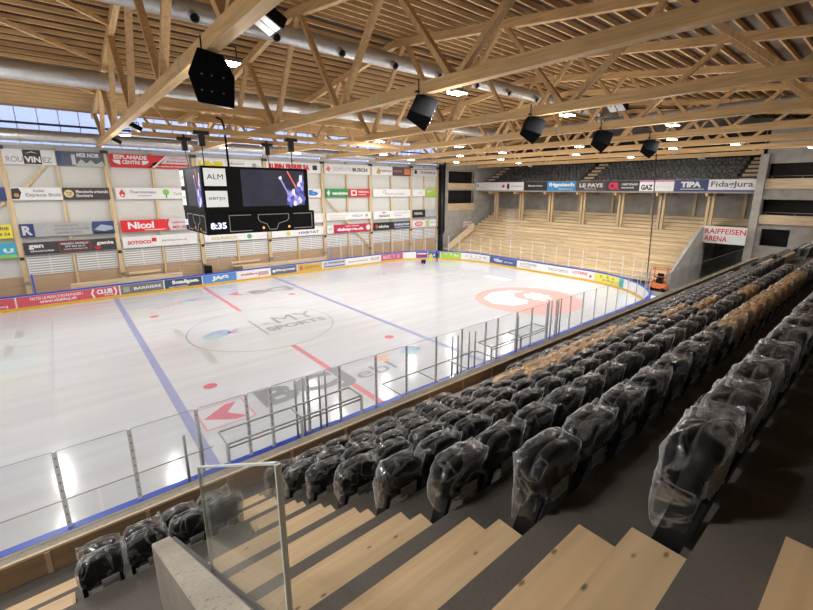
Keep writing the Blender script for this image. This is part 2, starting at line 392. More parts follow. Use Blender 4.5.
# ------------------------------------------------------------------ trusses
YB = [-30.7 + 7.1 * i for i in range(7)]; YT = [-27.2 + 7.1 * i for i in range(7)]
tru_lab = ['glulam roof truss, out at the far left before the first one in view', 'glulam roof truss just left of the view, its braces showing', 'first glulam roof truss from the left, rising over the left speaker',
           'second glulam truss from the left, crossing above the scoreboard', 'third glulam roof truss from the left, right behind the scoreboard', 'fourth glulam roof truss counted from the left',
           'fifth glulam roof truss counted from the left', 'sixth glulam roof truss from the left, last before the far stand', 'seventh glulam roof truss, over the front of the far stand', 'eighth glulam roof truss, above the far balcony edge']
def truss(i, x):
    t = thing('roof_truss', (x, 16.3, 12), tru_lab[i], 'roof truss', 'glulam roof trusses')
    y0 = -33.8; y1 = 16.7
    sub(t, 'bottom_chord', MB().box(x - .14, x + .14, y0, y1, 12.0, 12.38), 'glulam_y')
    tcd = MB()
    for a, b in ((y0, -5), (-5, y1)):
        tcd.bar((x, a, ZR(a) + .25), (x, b, ZR(b) + .25), .26, .38)
    sub(t, 'top_chord', tcd, 'glulam_y')
    nodes = [(YB[k // 2], 12.34) if k % 2 == 0 else (YT[k // 2], None) for k in range(14)]
    pts = []
    for a, z in nodes: pts.append((a, z if z else ZR(a) + .1))
    for k in range(len(pts) - 1):
        a, b = pts[k], pts[k + 1]
        if a[1] > b[1]: a, b = b, a
        s = .13 if a[0] < b[0] else -.13
        sub(t, 'web_member', MB().bar((x, a[0] + s * 1.5, a[1]), (x, b[0] - s * 1.5, b[1]), .18, .25, (1, 0, 0)), 'web')
    for ys in (-25.4, -12.3, 2.0, 11): sub(t, 'joint_plate', MB().box(x - .155, x + .155, ys - .22, ys + .22, 11.985, 12.395), 'post', 'pale joint plate on chord')
    return t
for i, x in enumerate(TX): truss(i, x)
# longitudinal lattice girders around the scoreboard
for k, (y, z0, xa, xb, lb) in enumerate(((-1.3, 12.75, -5.5, 10.5, 'long horizontal timber girder running above the scoreboard, nearer the camera'),
                                         (2.6, 12.75, -5.5, 10.5, 'long horizontal timber girder running above the scoreboard, on its far side'))):
    t = thing('timber_girder', (0, y, z0), lb, 'girder', 'longitudinal girders over the scoreboard')
    sub(t, 'top_beam', MB().box(xa, xb, y - .12, y + .12, z0 + .05, z0 + .52), 'glulam_x')
    sub(t, 'bottom_beam', MB().box(xa, xb, y - .1, y + .1, 11.72, 11.98), 'glulam_x')
    for j in range(6):
        x = xa + 1.2 + j * (xb - xa - 2.4) / 5
        sub(t, 'strut', MB().bar((x, y, 11.95), (x + .6 * (1 if j % 2 else -1), y, z0 + .15), .12, .12, (0, 1, 0)), 'web')
for k, x in enumerate((-3.0, 2.2)):
    o = MB().box(x - .12, x + .12, -1.18, 2.48, 12.55, 12.84).build('cross_beam', 'glulam_y')
    tag(o, 'short timber cross beam over the scoreboard, %s side' % ('left', 'right')[k], 'beam', 'scoreboard hanging beams')

# ------------------------------------------------------------------ ducts
def duct(name, y, z, rad, x0, x1, lab, nozz=(), nside=-1):
    t = thing(name, (x0, y, z), lab, 'air duct')
    sub(t, 'pipe', MB().tube([(x0 + (x1 - x0) * i / 20, y, z) for i in range(21)], rad, 24), 'duct')
    x = x0 + 1.5
    while x < x1: sub(t, 'joint_ring', MB().tube([(x - .03, y, z), (x + .03, y, z)], rad * 1.025, 24), 'duct'); x += 3
    for x in nozz:
        d = Vector((0, nside * .82, -.57)); p = Vector((x, y, z)) + d * rad * .85
        nz = sub(t, 'nozzle', MB().tube([p, p + d * .42], .19, 14, False), 'duct')
        sub(nz, 'nozzle_throat', MB().tube([p + d * .16, p + d * .24], .165, 14), 'black') if False else None
        q = MB().tube([p + d * .2, p + d * .34], .15, 14).build('nozzle_throat', 'black', t)
    return t
duct('air_duct', -5.2, 16.15, .42, -30, 43, 'round silver air duct with nozzles high under the roof ridge', [-7.3 + 3.5 * i for i in range(12)])
duct('air_duct', 5.2, 14.85,   .48, -30, 30.6, 'round silver air duct running through the middle of the roof trusses')
duct('air_duct', 15.4, 12.5, .42, -30, 31, 'plain silver air duct in front of the high windows on the left wall')
t = thing('air_duct', (31.2, 0, 14.9), 'round silver air duct crossing the hall above the far stand', 'air duct')
sub(t, 'pipe', MB().tube([(31.2, -30 + 3.2 * i, 15.05) for i in range(15)], .38, 20), 'duct')
for i in range(9):
    sub(t, 'hanger', MB().tube([(31.2, -26 + 5 * i, 15.4), (31.2, -26 + 5 * i, ZR(-26 + 5 * i) + .5)], .02, 6), 'black_metal')
# black cable tray below the clerestory
t = tag(MB().box(-30, 31, 16.3, 16.45, 13.35, 13.5).build('cable_tray', 'black_metal'), 'thin black cable tray running along the high windows', 'cable tray')

# ------------------------------------------------------------------ far wall timbers
pl_ = ['just outside the left edge', 'at the left edge of the photo', 'left of the red banner with a white diamond shield', 'between the two leftmost bays behind the scoreboard', 'just behind the scoreboard middle',
       'right of the scoreboard', 'second right of the scoreboard', 'last but one before the corner', 'in the far left corner']
for i, x in enumerate(XB[1:]):
    t = thing('timber_post', (x, 16.85, .05), 'tall main timber wall post %s' % pl_[i], 'timber post', 'main posts of the banner wall')
    sub(t, 'shaft', MB().box(x - .15, x + .15, 16.62, 16.89, .05, 11.84), 'post')
    sub(t, 'foot_plate', MB().box(x - .18, x + .18, 16.58, 16.89, 1.55, 1.85), 'galv')
    cl = MB().box(x - .12, x + .12, 16.5, 16.62, 3.5, 3.72)
    sub(t, 'black_clamp', cl, 'black_metal')
    sub(t, 'head_bracket', MB().box(x - .26, x + .26, 16.5, 16.62, 11.55, 11.8), 'black_metal')
mids = [(XB[i] + XB[i + 1]) / 2 for i in range(1, len(XB) - 1)]
ml_ = ['off the left edge', 'behind the grey transport banner', 'between the red cursive banner halves', 'behind the scoreboard left half', 'behind the scoreboard right half', 'behind the green and red banners', 'behind the round-logo banner', 'nearest the far left corner']
for i, x in enumerate(mids):
    tag(MB().box(x - .09, x + .09, 16.72, 16.89, .3, 11.84).build('timber_stud', 'post'), 'slimmer timber stud of the banner wall, %s' % ml_[i], 'timber stud', 'slim studs of the banner wall')
for lb, a, b in (('diagonal timber brace on the left wall between the top banners at left', (-11.5, 16.67, 8.0), (-8.9, 16.67, 11.2)),
                 ('diagonal timber brace left of the yellow banner at the edge', (-14.7, 16.67, 5.4), (-12.1, 16.67, 7.8)),
                 ('long diagonal timber brace behind the banners right of the scoreboard', (14.0, 16.67, 7.8), (19.85, 16.67, 1.9))):
    tag(MB().bar(a, b, .18, .09, (0, 1, 0)).build('diagonal_brace', 'post'), lb, 'timber brace', 'diagonal wall braces')

# ------------------------------------------------------------------ far wall banners
Z1 = (10.52, 11.6); Z2 = (7.95, 8.88); Z3 = (5.2, 6.2); Z4 = (3.85, 4.8)
def banner(x0, x1, zz, c, items, label):
    z0, z1 = zz
    t = thing('advertising_banner', ((x0 + x1) / 2, 16.58, z0), label, 'banner', 'banners on the left wall')
    sub(t, 'board', MB().box(x0 + .01, x1 - .01, 16.55, 16.62, z0, z1), colm(c))
    lay = [0]
    for it in items:
        lay[0] += 1; yy = 16.55 - .004 * lay[0]
        fn = lambda a, b, yy=yy: (x0 + (x1 - x0) * a, yy, z0 + (z1 - z0) * b)
        if it[0] == 'T': put_text(it[1], boxfn(fn, *it[2]), t, it[3], bold=it[4] if len(it) > 4 else .02)
        elif it[0] == 'R': put_patch(fn, rect(*it[1]), t, it[2])
        elif it[0] == 'P': put_patch(fn, it[1], t, it[2])
        elif it[0] == 'C': put_patch(fn, circ(it[1][0], it[1][1], it[1][2], it[1][2] * (x1 - x0) / (z1 - z0)), t, it[2], name='round_logo')
    return t
T = 'T'; R_ = 'R'; P_ = 'P'; C_ = 'C'
LG = (.62, .62, .64)
banner(-11.7, -8.75, Z1, WHT, [(R_, (.38, .72, .04, .98), BLK), (P_, [(.42, .72), (.55, .88), (.68, .74), (.55, .82)], WHT), (T, 'ROU', (.06, .37, .15, .52), GRY), (T, 'VIN', (.40, .70, .15, .55), WHT, .04), (T, 'EZ', (.74, .92, .15, .52), GRY)], 'white banner with a black square and spaced lettering, top row at far left')
banner(-8.7, -5.75, Z1, (.10, .12, .17), [(R_, (.0, .1, 0, 1), (.05, .08, .2)), (T, 'MER NOIR', (.42, .9, .62, .92), WHT, .03), (P_, [(.35, 0), (.5, .5), (.6, .2), (.7, .45), (.8, .15), (.95, .4), (1, 0)], (.5, .52, .45)), (R_, (.3, .38, .1, .8), (.6, .6, .62))], 'dark banner with a crowd picture and small white heading, top row')
banner(-5.4, .42, Z1, RED, [(P_, [(.44, 0), (.68, 1), (.98, 1), (.98, .35), (.47, .35)], RED), (P_, [(.62, .38), (.72, .98), (1, .98), (1, .38)], LG), (P_, [(.50, .04), (.53, .04), (.72, .98), (.69, .98)], WHT), (T, 'ESPLANADE', (.05, .45, .62, .93), WHT, .04), (T, 'CENTRE', (.14, .36, .26, .54), WHT, .04), (P_, [(.03, .55), (.12, .55), (.12, .2), (.05, .35)], WHT), (P_, [(.38, .55), (.47, .55), (.45, .35), (.38, .2)], WHT), (T, 'ouvertures 7 jours', (.74, .97, .72, .88), RED), (T, 'BROCHES DE MORV', (.7, .97, .48, .62), RED), (T, 'www.esplanade-centre.ch', (.5, .97, .1, .24), WHT)], 'red banner with white shields and slanted white half, top row')
banner(1.0, 3.6, Z1, WHT, [(T, 'HNR', (.05, .98, .1, .75), (.75, .62, .02), .08)], 'banner with fat yellow lettering, top row above the scoreboard')
banner(3.65, 7.0, Z1, WHT, [(T, 'Menuiserie', (.1, .5, .5, .75), GRY), (T, 'Agence', (.1, .4, .2, .4), GRY), (C_, (.78, .5, .07), GRY), (T, 'Cer', (.86, .97, .3, .6), GRY)], 'white banner with thin grey words, top row above the scoreboard')
banner(7.45, 13.5, Z1, WHT, [(T, 'RUBIN FRERES SA', (.04, .78, .25, .8), RED, .08), (R_, (.84, .93, .3, .75), BLK)], 'white banner with bold red capitals, top row behind the scoreboard')
banner(13.95, 20.0, Z1, WHT, [(P_, [(.03, .4), (.08, .8), (.13, .55), (.10, .2)], (.7, .2, .12)), (T, 'COMPOSITES', (.18, .58, .3, .68), GRY, 0), (T, 'BUSCH', (.60, .94, .3, .68), BLK, .04)], 'white banner with orange crystal mark and grey and black capitals, top row')
banner(20.3, 23.4, Z1, WHT, [(P_, [(.2, .2), (.3, .8), (.42, .6), (.4, .15)], (.6, .33, .08)), (T, 'opportune', (.45, .95, .35, .6), BLK)], 'white banner with small brown figure mark, top row right')
banner(23.45, 26.4, Z1, (.08, .06, .07), [(T, 'BRASSERIE', (.06, .5, .4, .65), (.6, .2, .1)), (R_, (.62, .95, .15, .85), (.65, .2, .06))], 'black banner with a glowing orange patch, top row right')
banner(26.7, 31.0, Z1, LG, [(C_, (.12, .5, .06), BLK), (T, 'TOITURES SA', (.3, .95, .35, .6), BLK)], 'pale banner in the top row nearest the corner')
# second row
banner(-14.5, -11.9, Z2, NVY, [], 'navy banner stub at the left edge, second row')
banner(-11.65, -8.75, Z2, WHT, [(P_, [(.0, .1), (.02, .9), (.16, .95), (.2, .6), (.14, .1)], BLK), (C_, (.10, .4, .05), (.5, .25, .05)), (T, 'Atelier', (.42, .66, .62, .88), GRY), (T, 'Espace Bois', (.27, .97, .2, .56), GRY, .03)], 'white banner with black ink figure and serif words, second row')
banner(-8.7, -5.75, Z2, (.06, .045, .045), [(C_, (.12, .5, .10), (.75, .62, .3)), (T, 'TOP', (.06, .18, .35, .65), (.2, .1, .03)), (T, 'Menuiserie artisanale', (.27, .97, .55, .8), WHT), (T, 'Ebenisterie', (.27, .62, .22, .48), WHT)], 'dark brown banner with round cream seal, second row')
banner(-5.35, .2, Z2, WHT, [(P_, [(.06, .2), (.04, .5), (.08, .9), (.12, .5), (.10, .15)], (.7, .05, .03)), (C_, (.08, .35, .016), WHT), (T, 'Thermonneau', (.18, .52, .5, .78), GRY, .03), (T, 'Heizung', (.28, .46, .2, .4), GRY), (C_, (.66, .62, .045), (.2, .55, .08)), (R_, (.65, .67, .1, .5), (.1, .35, .05)), (T, 'Techniek', (.76, .98, .35, .6), (.4, .6, .3))], 'white banner with red flame drop and green tree mark, second row')
banner(11.6, 13.4, Z2, WHT, [(T, 'b', (.2, .8, .2, .85), (.03, .2, .6), .08)], 'small white banner with a blue letter, second row beside the scoreboard')
banner(13.95, 16.95, Z2, GRN, [(P_, [(.06, .5), (.14, .9), (.2, .5), (.14, .15)], WHT), (T, 'vaudoise', (.28, .96, .3, .68), WHT, .05)], 'green banner with white rounded lettering, second row')
banner(17.0, 20.0, Z2, RED, [(R_, (.1, .36, .18, .85), WHT), (R_, (.16, .30, .33, .7), RED), (T, 'PEROSOL', (.44, .94, .52, .76), WHT, .03), (T, 'energie', (.44, .8, .2, .4), WHT)], 'red banner with a white square target, second row')
banner(20.4, 26.3, Z2, WHT, [(C_, (.30, .62, .04), GRY), (C_, (.30, .62, .028), WHT), (T, 'bumotec', (.32, .82, .2, .6), GRY, 0)], 'wide white banner with a thin grey round-headed wordmark, second row')
banner(26.7, 28.9, Z2, WHT, [(T, 'moser', (.4, .8, .35, .6), LG)], 'blank looking white banner next to the lime one, second row')
banner(28.95, 31.0, Z2, (.38, .60, .06), [(T, 'sport', (.15, .6, .55, .85), WHT)], 'lime green banner in the second row by the corner')
# third row
banner(-15.0, -12.0, Z3, (.85, .75, .03), [(T, 'MENUISERIE', (.3, .95, .6, .85), NVY), (T, '079 213 28 24', (.3, .95, .2, .42), NVY)], 'yellow banner at the left edge of the photo')
banner(-11.6, -7.3, Z3, (.42, .43, .44), [(R_, (0, .19, 0, 1), NVY), (T, 'R', (.03, .16, .15, .85), LG, .04), (T, 'TRANSPORTS', (.46, .80, .7, .86), (.25, .25, .26)), (T, 'SERVICE DE BENNES', (.46, .96, .42, .58), (.25, .25, .26)), (T, 'CENTRE DE TRI', (.46, .84, .14, .3), (.25, .25, .26))], 'long grey banner with a navy letter square, third row')
banner(-7.25, -5.8, Z3, (.04, .07, .2), [(P_, [(.05, .35), (.4, .75), (.9, .6), (.95, .35), (.5, .2)], (.4, .45, .55)), (R_, (0, 1, 0, .15), (.02, .02, .04))], 'small night blue banner with a pale vehicle picture, third row')
banner(-5.35, -2.0, Z3, (.72, .02, .03), [(T, 'Nicol', (.15, .72, .25, .85), WHT, .04), (R_, (.5, .98, .1, .16), WHT)], 'bright red banner with white cursive name, third row')
banner(-1.95, .3, Z3, LG, [(P_, [(0, 0), (0, 1), (.12, 1), (.04, .5), (.12, 0)], (.72, .02, .03)), (T, 'MEUBLES', (.2, .95, .12, .38), RED), (T, 'salons', (.2, .7, .6, .78), RED)], 'pale banner with red block word next to the cursive red one')
banner(1.0, 7.0, Z3, WHT, [(T, 'peinture', (.2, .6, .3, .6), (.2, .2, .5))], 'white banner hidden behind the scoreboard left half, third row')
banner(7.5, 13.5, Z3, WHT, [(T, 'electro', (.3, .7, .3, .6), BLK)], 'white banner behind the scoreboard right half, third row')
banner(13.95, 20.0, (5.35, 6.2), WHT, [(T, 'Charpente du Jura', (.06, .44, .45, .7), (.7, .5, .15)), (T, 'hampotant sa', (.08, .4, .12, .35), (.6, .4, .12)), (T, 'HIRSCHI', (.56, .8, .35, .65), (.3, .3, .6)), (C_, (.9, .5, .03), GRY)], 'white banner with small gold and blue prints, third row right')
banner(20.4, 26.3, Z3, WHT, [(P_, [(.22, .75), (.26, .9), (.34, .75)], BLK), (T, 'SAISON', (.15, .42, .25, .55), BLK), (T, 'agencement cuisines', (.55, .9, .6, .75), GRY), (T, 'Delemont', (.55, .75, .3, .45), GRY)], 'white banner with tiny black mark and grey columns of text, third row')
banner(26.7, 28.95, Z3, BLK, [(T, 'NUAL', (.15, .8, .35, .7), WHT)], 'square black banner with white scribbled word, third row')
banner(29.0, 31.0, Z3, (.45, .48, .52), [], 'plain blue grey banner in the third row at the corner')
# fourth row
banner(-17.0, -12.0, (3.75, 4.85), (.05, .42, .62), [(T, 'U', (.86, .97, .35, .65), WHT, .06), (P_, [(0, 0), (1, 0), (1, .2), (.5, .3), (0, .2)], (.25, .6, .12))], 'turquoise landscape banner at the left edge, lowest row')
banner(-11.6, -5.85, Z4, (.05, .045, .05), [(T, 'gen', (.05, .2, .42, .8), WHT, .04), (T, 'electricite', (.06, .3, .22, .38), WHT), (P_, [(.36, .12), (.36, .9), (.70, .9), (.70, .12)], RED), (P_, [(.365, .15), (.365, .87), (.695, .87), (.695, .15)], (.05, .045, .05)), (T, 'FREDERIC MORILLO', (.38, .68, .66, .82), WHT), (T, '079 252 43 51', (.42, .64, .44, .58), WHT), (T, 'www.genelec.ch', (.4, .66, .22, .36), WHT), (T, 'genie', (.77, .97, .42, .8), WHT, .04), (P_, circ(.78, .4, .04, .3, 12, math.pi, 2 * math.pi), RED)], 'long black banner with white words and a red outlined box, lowest row')
banner(-5.4, .4, Z4, WHT, [(T, 'SOTOCO', (.06, .36, .3, .62), RED, .05), (R_, (.37, .43, .45, .8), RED), (T, 'electricite generale', (.5, .85, .35, .6), GRY)], 'white banner with dark red capitals and small red block, lowest row')
banner(1.0, 7.0, Z4, WHT, [(T, 'ASSURANCES', (.1, .5, .2, .5), (.5, .4, .1)), (C_, (.7, .35, .04), (.1, .4, .15))], 'white banner peeking out below the scoreboard left half')
banner(7.5, 13.5, Z4, WHT, [(T, 'HABITAT', (.5, .9, .2, .5), NVY), (C_, (.3, .35, .04), (.7, .6, .1))], 'white banner peeking out below the scoreboard right half')
banner(13.95, 14.8, Z4, WHT, [(T, 'sa', (.2, .8, .4, .7), (.4, .5, .3))], 'small white square banner left of the crimson one, lowest row')
banner(14.85, 20.0, Z4, (.55, .02, .06), [(T, 'dubey-sa.ch', (.08, .78, .15, .6), (.75, .8, .95), .06), (T, 'votre energie', (.3, .66, .68, .88), WHT), (C_, (.92, .5, .06), WHT)], 'crimson banner with pale blue lettering and white disc, lowest row')
banner(20.4, 23.5, Z4, BLK, [(C_, (.15, .5, .07), (.6, .08, .05)), (T, 'aloha', (.25, .75, .3, .65), WHT, .03)], 'black banner with red and white mark, lowest row right')
banner(23.55, 26.3, Z4, (.04, .06, .13), [(C_, (.1, .6, .06), LG), (T, 'MENETREY', (.2, .95, .45, .72), WHT, .03), (R_, (.05, .95, .2, .28), LG)], 'navy banner with white capitals, lowest row right')
banner(26.7, 28.9, Z4, WHT, [(P_, circ(.5, .5, .33, .36), (.65, .03, .05)), (P_, circ(.5, .5, .26, .25), (.7, .4, .4))], 'white banner with a red oval, lowest row right')
banner(28.95, 31.0, Z4, WHT, [(R_, (.08, .35, .1, .9), (.35, .6, .06)), (T, 'Fenetres', (.45, .95, .5, .75), GRY)], 'white banner with a lime stripe, lowest row by the corner')

rl = MB()
for zz in (Z1, Z2, Z3, Z4): rl.box(-20, 31.1, 16.622, 16.7, (zz[0] + zz[1]) / 2 - .05, (zz[0] + zz[1]) / 2 + .05)
struct(rl, 'trim_8', 'plank')
# ------------------------------------------------------------------ ice with its markings
def rr(xa, ya, R, n=16):
    p = []
    for cx, cy, a in ((xa - R, ya - R, 0), (-(xa - R), ya - R, 90), (-(xa - R), -(ya - R), 180), (xa - R, -(ya - R), 270)):
        for i in range(n + 1):
            t = math.radians(a + 90 * i / n); p.append((cx + R * math.cos(t), cy + R * math.sin(t)))
    return p
ice = MB().prism(rr(30.05, 15.05, 8.55), 2, -.3, 0.0)
ice = struct(ice, 'floor_ice', 'ice')
def iz(lv): return .0015 + .0015 * lv
def mark(pts, c, name, lv=0):
    return put_patch(lambda a, b: (a, b, iz(lv)), pts, ice, c, name=name)
def iline(x0, x1, y0, y1, c, name, lv=0): return mark(rect(x0, x1, y0, y1), c, name, lv)
def ring(cx, cy, ra, rb, c, name, lv=1, n=56, sq=1):
    mb = MB(); vs = []; fs = []
    for i in range(n):
        a = 2 * math.pi * i / n
        vs += [(cx + ra * math.cos(a), cy + ra * sq * math.sin(a), iz(lv)), (cx + rb * math.cos(a), cy + rb * sq * math.sin(a), iz(lv))]
    fs = [(2 * i, 2 * i + 1, (2 * i + 3) % (2 * n), (2 * i + 2) % (2 * n)) for i in range(n)]
    mb.add(vs, fs); me = mb.mesh(name); me.materials.append(colm(c)); o = bpy.data.objects.new(name, me); COL.objects.link(o); o.parent = ice; return o
IB = (.33, .35, .56); IR = (.68, .24, .28); IG = (.30, .30, .32); IP = (.52, .52, .56)
iline(-6.8, -6.45, -15, 15, IB, 'blue_line'); iline(6.55, 6.9, -15, 15, IB, 'blue_line')
iline(-.15, .15, 4.5, 15, IR, 'centre_line'); iline(-.15, .15, -15, -4.5, IR, 'centre_line')
ring(0, 0, 4.47, 4.54, IG, 'centre_circle')
for x, y in ((-5.13, -7), (-5.13, 7), (5.13, -7), (5.13, 7)): mark(circ(x, y, .3, .3, 24), (.66, .16, .22), 'face_off_spot')
for y in (7, -7):
    ring(20, y, 4.46, 4.54, IP, 'end_zone_circle'); mark(circ(20, y, .3, .3, 24), (.6, .3, .34), 'face_off_spot')
iline(25.95, 26.02, -13.8, 13.8, (.62, .45, .5), 'goal_line')
iline(-10.66, -10.58, -6, 12, IP, 'faint_line'); 
for y in (9.2, 4.6, 0, -4.3): iline(-24, -10.66, y - .04, y + .04, IP, 'faint_line')
itx = lambda x0, x1, y0, y1: (lambda a, b: (x0 + (x1 - x0) * a, y0 + (y1 - y0) * b, iz(2)))
put_text('MY', itx(1.0, 3.9, -.1, 1.5), ice, IG, 'ice_lettering', .0)
put_text('SPORTS', itx(-.1, 4.0, -1.35, -.45), ice, IG, 'ice_lettering', .04)
iline(-.42, -.32, -1.8, 1.8, IG, 'ice_bar', 2); iline(.1, .6, .35, .5, IG, 'ice_dash', 2)
def lion(cx, cy, s):
    # multicoloured animal head mark
    mark([(cx - s, cy + .1 * s), (cx - .6 * s, cy + .55 * s), (cx - .1 * s, cy + .7 * s), (cx + .35 * s, cy + .5 * s), (cx + .5 * s, cy + .05 * s), (cx + .1 * s, cy - .45 * s), (cx - .5 * s, cy - .4 * s)], (.36, .5, .66), 'colour_logo', 2)
    mark([(cx - .5 * s, cy + .6 * s), (cx + .1 * s, cy + .75 * s), (cx + .55 * s, cy + .45 * s), (cx, cy + .35 * s)], (.38, .36, .62), 'colour_logo', 3)
    mark([(cx - s, cy - .1 * s), (cx - .3 * s, cy + .1 * s), (cx + .2 * s, cy - .3 * s), (cx - .2 * s, cy - .6 * s), (cx - .8 * s, cy - .45 * s)], (.40, .60, .56), 'colour_logo', 3)
    mark([(cx + .3 * s, cy + .1 * s), (cx + 1.1 * s, cy + .55 * s), (cx + .8 * s, cy + .05 * s), (cx + 1.0 * s, cy - .2 * s), (cx + .4 * s, cy - .3 * s)], (.55, .42, .62), 'colour_logo', 2)
lion(-2.6, .1, 1.15); lion(4.9, -9.6, .9); lion(-2.1, 10.2, .8)
put_text('BCJ', itx(-3.9, .4, -11.1, -8.9), ice, IG, 'ice_lettering', .05)
put_text('BCJ', itx(2.5, 6.2, 8.6, 10.4), ice, IG, 'ice_lettering', .05)
for bx, by in ((-6.3, -10.9), (.7, 9.2)):
    w_ = 1.9 if by < 0 else 1.5
    if by < 0:
        mark(rect(bx, bx + w_, by, by + 1.9), (.70, .35, .40), 'arrow_frame', 1); mark(rect(bx + .08, bx + w_ - .08, by + .08, by + 1.82), (.64, .645, .67), 'arrow_frame', 2)
    mark([(bx + .15, by + .95), (bx + w_ * .6, by + 1.7), (bx + w_ * .85, by + 1.7), (bx + w_ * .55, by + .95), (bx + w_ * .85, by + .2), (bx + w_ * .6, by + .2)], (.66, .22, .28), 'red_arrow', 3)
put_text('ebl', itx(.6, 2.8, -10.9, -9.9), ice, IG, 'ice_lettering', 0)
mark([(2.2, -9.6), (2.8, -9.1), (3.7, -9.2), (3.0, -9.5), (3.2, -9.9)], (.75, .45, .32), 'orange_figure', 2)
put_text('ebl', itx(-4.9, -3.6, 9.2, 9.9), ice, IP, 'ice_lettering', 0); mark([(-3.7, 9.9), (-3.0, 10.4), (-2.9, 9.9), (-3.4, 9.6)], (.75, .5, .4), 'orange_figure', 2)
for x, y in ((-4.2, -3.2), (-4.6, 2.0), (-12.2, 8.3), (-12.5, 4.8)):   # worn olive smudges of old lettering
    mark([(x - .2, y - 1.1), (x + .2, y - 1.1), (x + .25, y + 1.0), (x - .15, y + 1.1)], (.50, .50, .475), 'faded_mark', 1)
# big red club disc with a white comma and skeleton print
dx, dy = 19.4, -7.1
mark(circ(dx, dy, 4.35, 4.35, 56), (.66, .37, .34), 'red_disc', 2)
mark([(dx - 3.3, dy + 1.0), (dx - 2.6, dy + 2.6), (dx - .6, dy + 3.5), (dx + 1.6, dy + 3.0), (dx + 2.2, dy + 1.9), (dx + .8, dy + 2.0), (dx - .2, dy + 1.1), (dx - .2, dy - .2), (dx - 1.2, dy - .8), (dx - 2.6, dy - .5)], (.64, .64, .67), 'white_comma', 3)
put_text('#', lambda a, b: (dx + .3 + 2.2 * a, dy - 1.2 + 2.4 * b, iz(4)), ice, WHT, 'ice_lettering', .05)
put_text('HCAJOIE', lambda a, b: (dx - 2.7 + 4.4 * a, dy - 3.0 + 1.0 * b, iz(4)), ice, (.6, .35, .36), 'ice_lettering', .0)
for q in (rect(16.8, 20.6, 8.7, 9.4), rect(19.2, 22.6, 4.6, 5.3)): mark(q, (.52, .54, .48), 'faded_mark', 2)
mark(rect(23.6, 24.8, -1.5, 1.5), (.60, .72, .78), 'pale_blue_print', 1)

# ------------------------------------------------------------------ rink boards along a rounded path
def path(s):                     # s = x on the far straight (y = 15)
    R = 8.5
    if s < 21.5: return Vector((s, 15, 0)), Vector((0, 1, 0))
    a = (s - 21.5) / R
    if a < math.pi / 2: return Vector((21.5 + R * math.sin(a), 6.5 + R * math.cos(a), 0)), Vector((math.sin(a), math.cos(a), 0))
    s2 = s - 21.5 - R * math.pi / 2
    if s2 < 13: return Vector((30, 6.5 - s2, 0)), Vector((1, 0, 0))
    a = (s2 - 13) / R
    if a < math.pi / 2: return Vector((30 - R * (1 - math.cos(a)), -6.5 - R * math.sin(a), 0)), Vector((math.cos(a), -math.sin(a), 0))
    return Vector((21.5 - (s2 - 13 - R * math.pi / 2), -15, 0)), Vector((0, -1, 0))
S_END = 21.5 + 8.5 * math.pi / 2 * 2 + 13 + 21.5      # at x=0 near side
def sweep(s0, s1, o0, o1, z0, z1, step=.6):
    mb = MB(); n = max(1, int((s1 - s0) / step)); vs = []; fs = []
    for i in range(n + 1):
        p, nn = path(s0 + (s1 - s0) * i / n)
        for o, z in ((o0, z0), (o1, z0), (o1, z1), (o0, z1)): q = p + nn * o; vs.append((q.x, q.y, z))
    for i in range(n):
        for k in range(4): fs.append((4 * i + k, 4 * i + (k + 1) % 4, 4 * i + 4 + (k + 1) % 4, 4 * i + 4 + k))
    fs += [(0, 1, 2, 3), (4 * n + 3, 4 * n + 2, 4 * n + 1, 4 * n)]
    return mb.add(vs, fs)
SA, SB = -29, S_END + 29
bd = thing('rink_boards', (30, 0, 0), 'white ice rink boards with blue cap and yellow kick strip', 'rink boards')
sub(bd, 'dasher_panel', sweep(SA, SB, 0, .1, .0, 1.08), 'lamwhite')
sub(bd, 'cap_rail', sweep(SA, SB, -.02, .2, 1.08, 1.13), 'blue', 'blue cap rail')
sub(bd, 'outer_band', sweep(SA, SB, .1, .2, .93, 1.08), 'blue', 'blue outer band')
sub(bd, 'kick_strip', sweep(SA, SB, -.02, 0, .0, .2), 'yellow', 'yellow kick strip')
sub(bd, 'inner_trim', sweep(SA, SB, -.015, 0, 1.03, 1.08), 'blue')
def ad(s0, s1, c, items, lb):
    t = sub(bd, 'printed_panel', sweep(s0, s1, -.012, -.001, .22, 1.0), colm(c), lb)
    for j, it in enumerate(items):
        o_ = -.016 - .003 * j
        def fn(a, b, o_=o_):
            p, nn = path(s0 + (s1 - s0) * a); q = p + nn * o_; return (q.x, q.y, .22 + .78 * b)
        if it[0] == 'T': o = put_text(it[1], boxfn(fn, *it[2]), None, it[3], bold=it[4] if len(it) > 4 else .03)
        else: o = put_patch(fn, it[1], None, it[2])
        o.parent = t; o.location = (0, 0, 0)
        # t is parented to bd with location -bd.location, so its frame is the world frame
    return t
CR = (.66, .10, .14)
ad(-27, -19.4, CR, [(T, 'www.clubhcj.ch', (.2, .8, .1, .5), WHT)], 'red panel')
ad(-19.3, -12.6, CR, [(T, 'CLUB', (.72, .88, .3, .85), WHT, .05), (T, 'HCJ', (.86, .94, .1, .35), WHT)], 'red panel with club lettering')
ad(-12.5, -6.3, CR, [(T, 'FAITES LE PLEIN D\'AVANTAGES !', (.12, .62, .55, .85), WHT, .02), (T, 'www.clubhcj.ch', (.2, .55, .1, .5), WHT), (T, 'CLUB', (.76, .93, .35, .85), WHT, .06), (T, 'HCJ', (.84, .93, .08, .3), WHT), (P_, [(.70, .5), (.72, .95), (.74, .95), (.72, .5), (.74, .05), (.72, .05)], WHT), (P_, [(.98, .5), (.96, .95), (.94, .95), (.96, .5), (.94, .05), (.96, .05)], WHT)], 'red panel with white web address and club word')
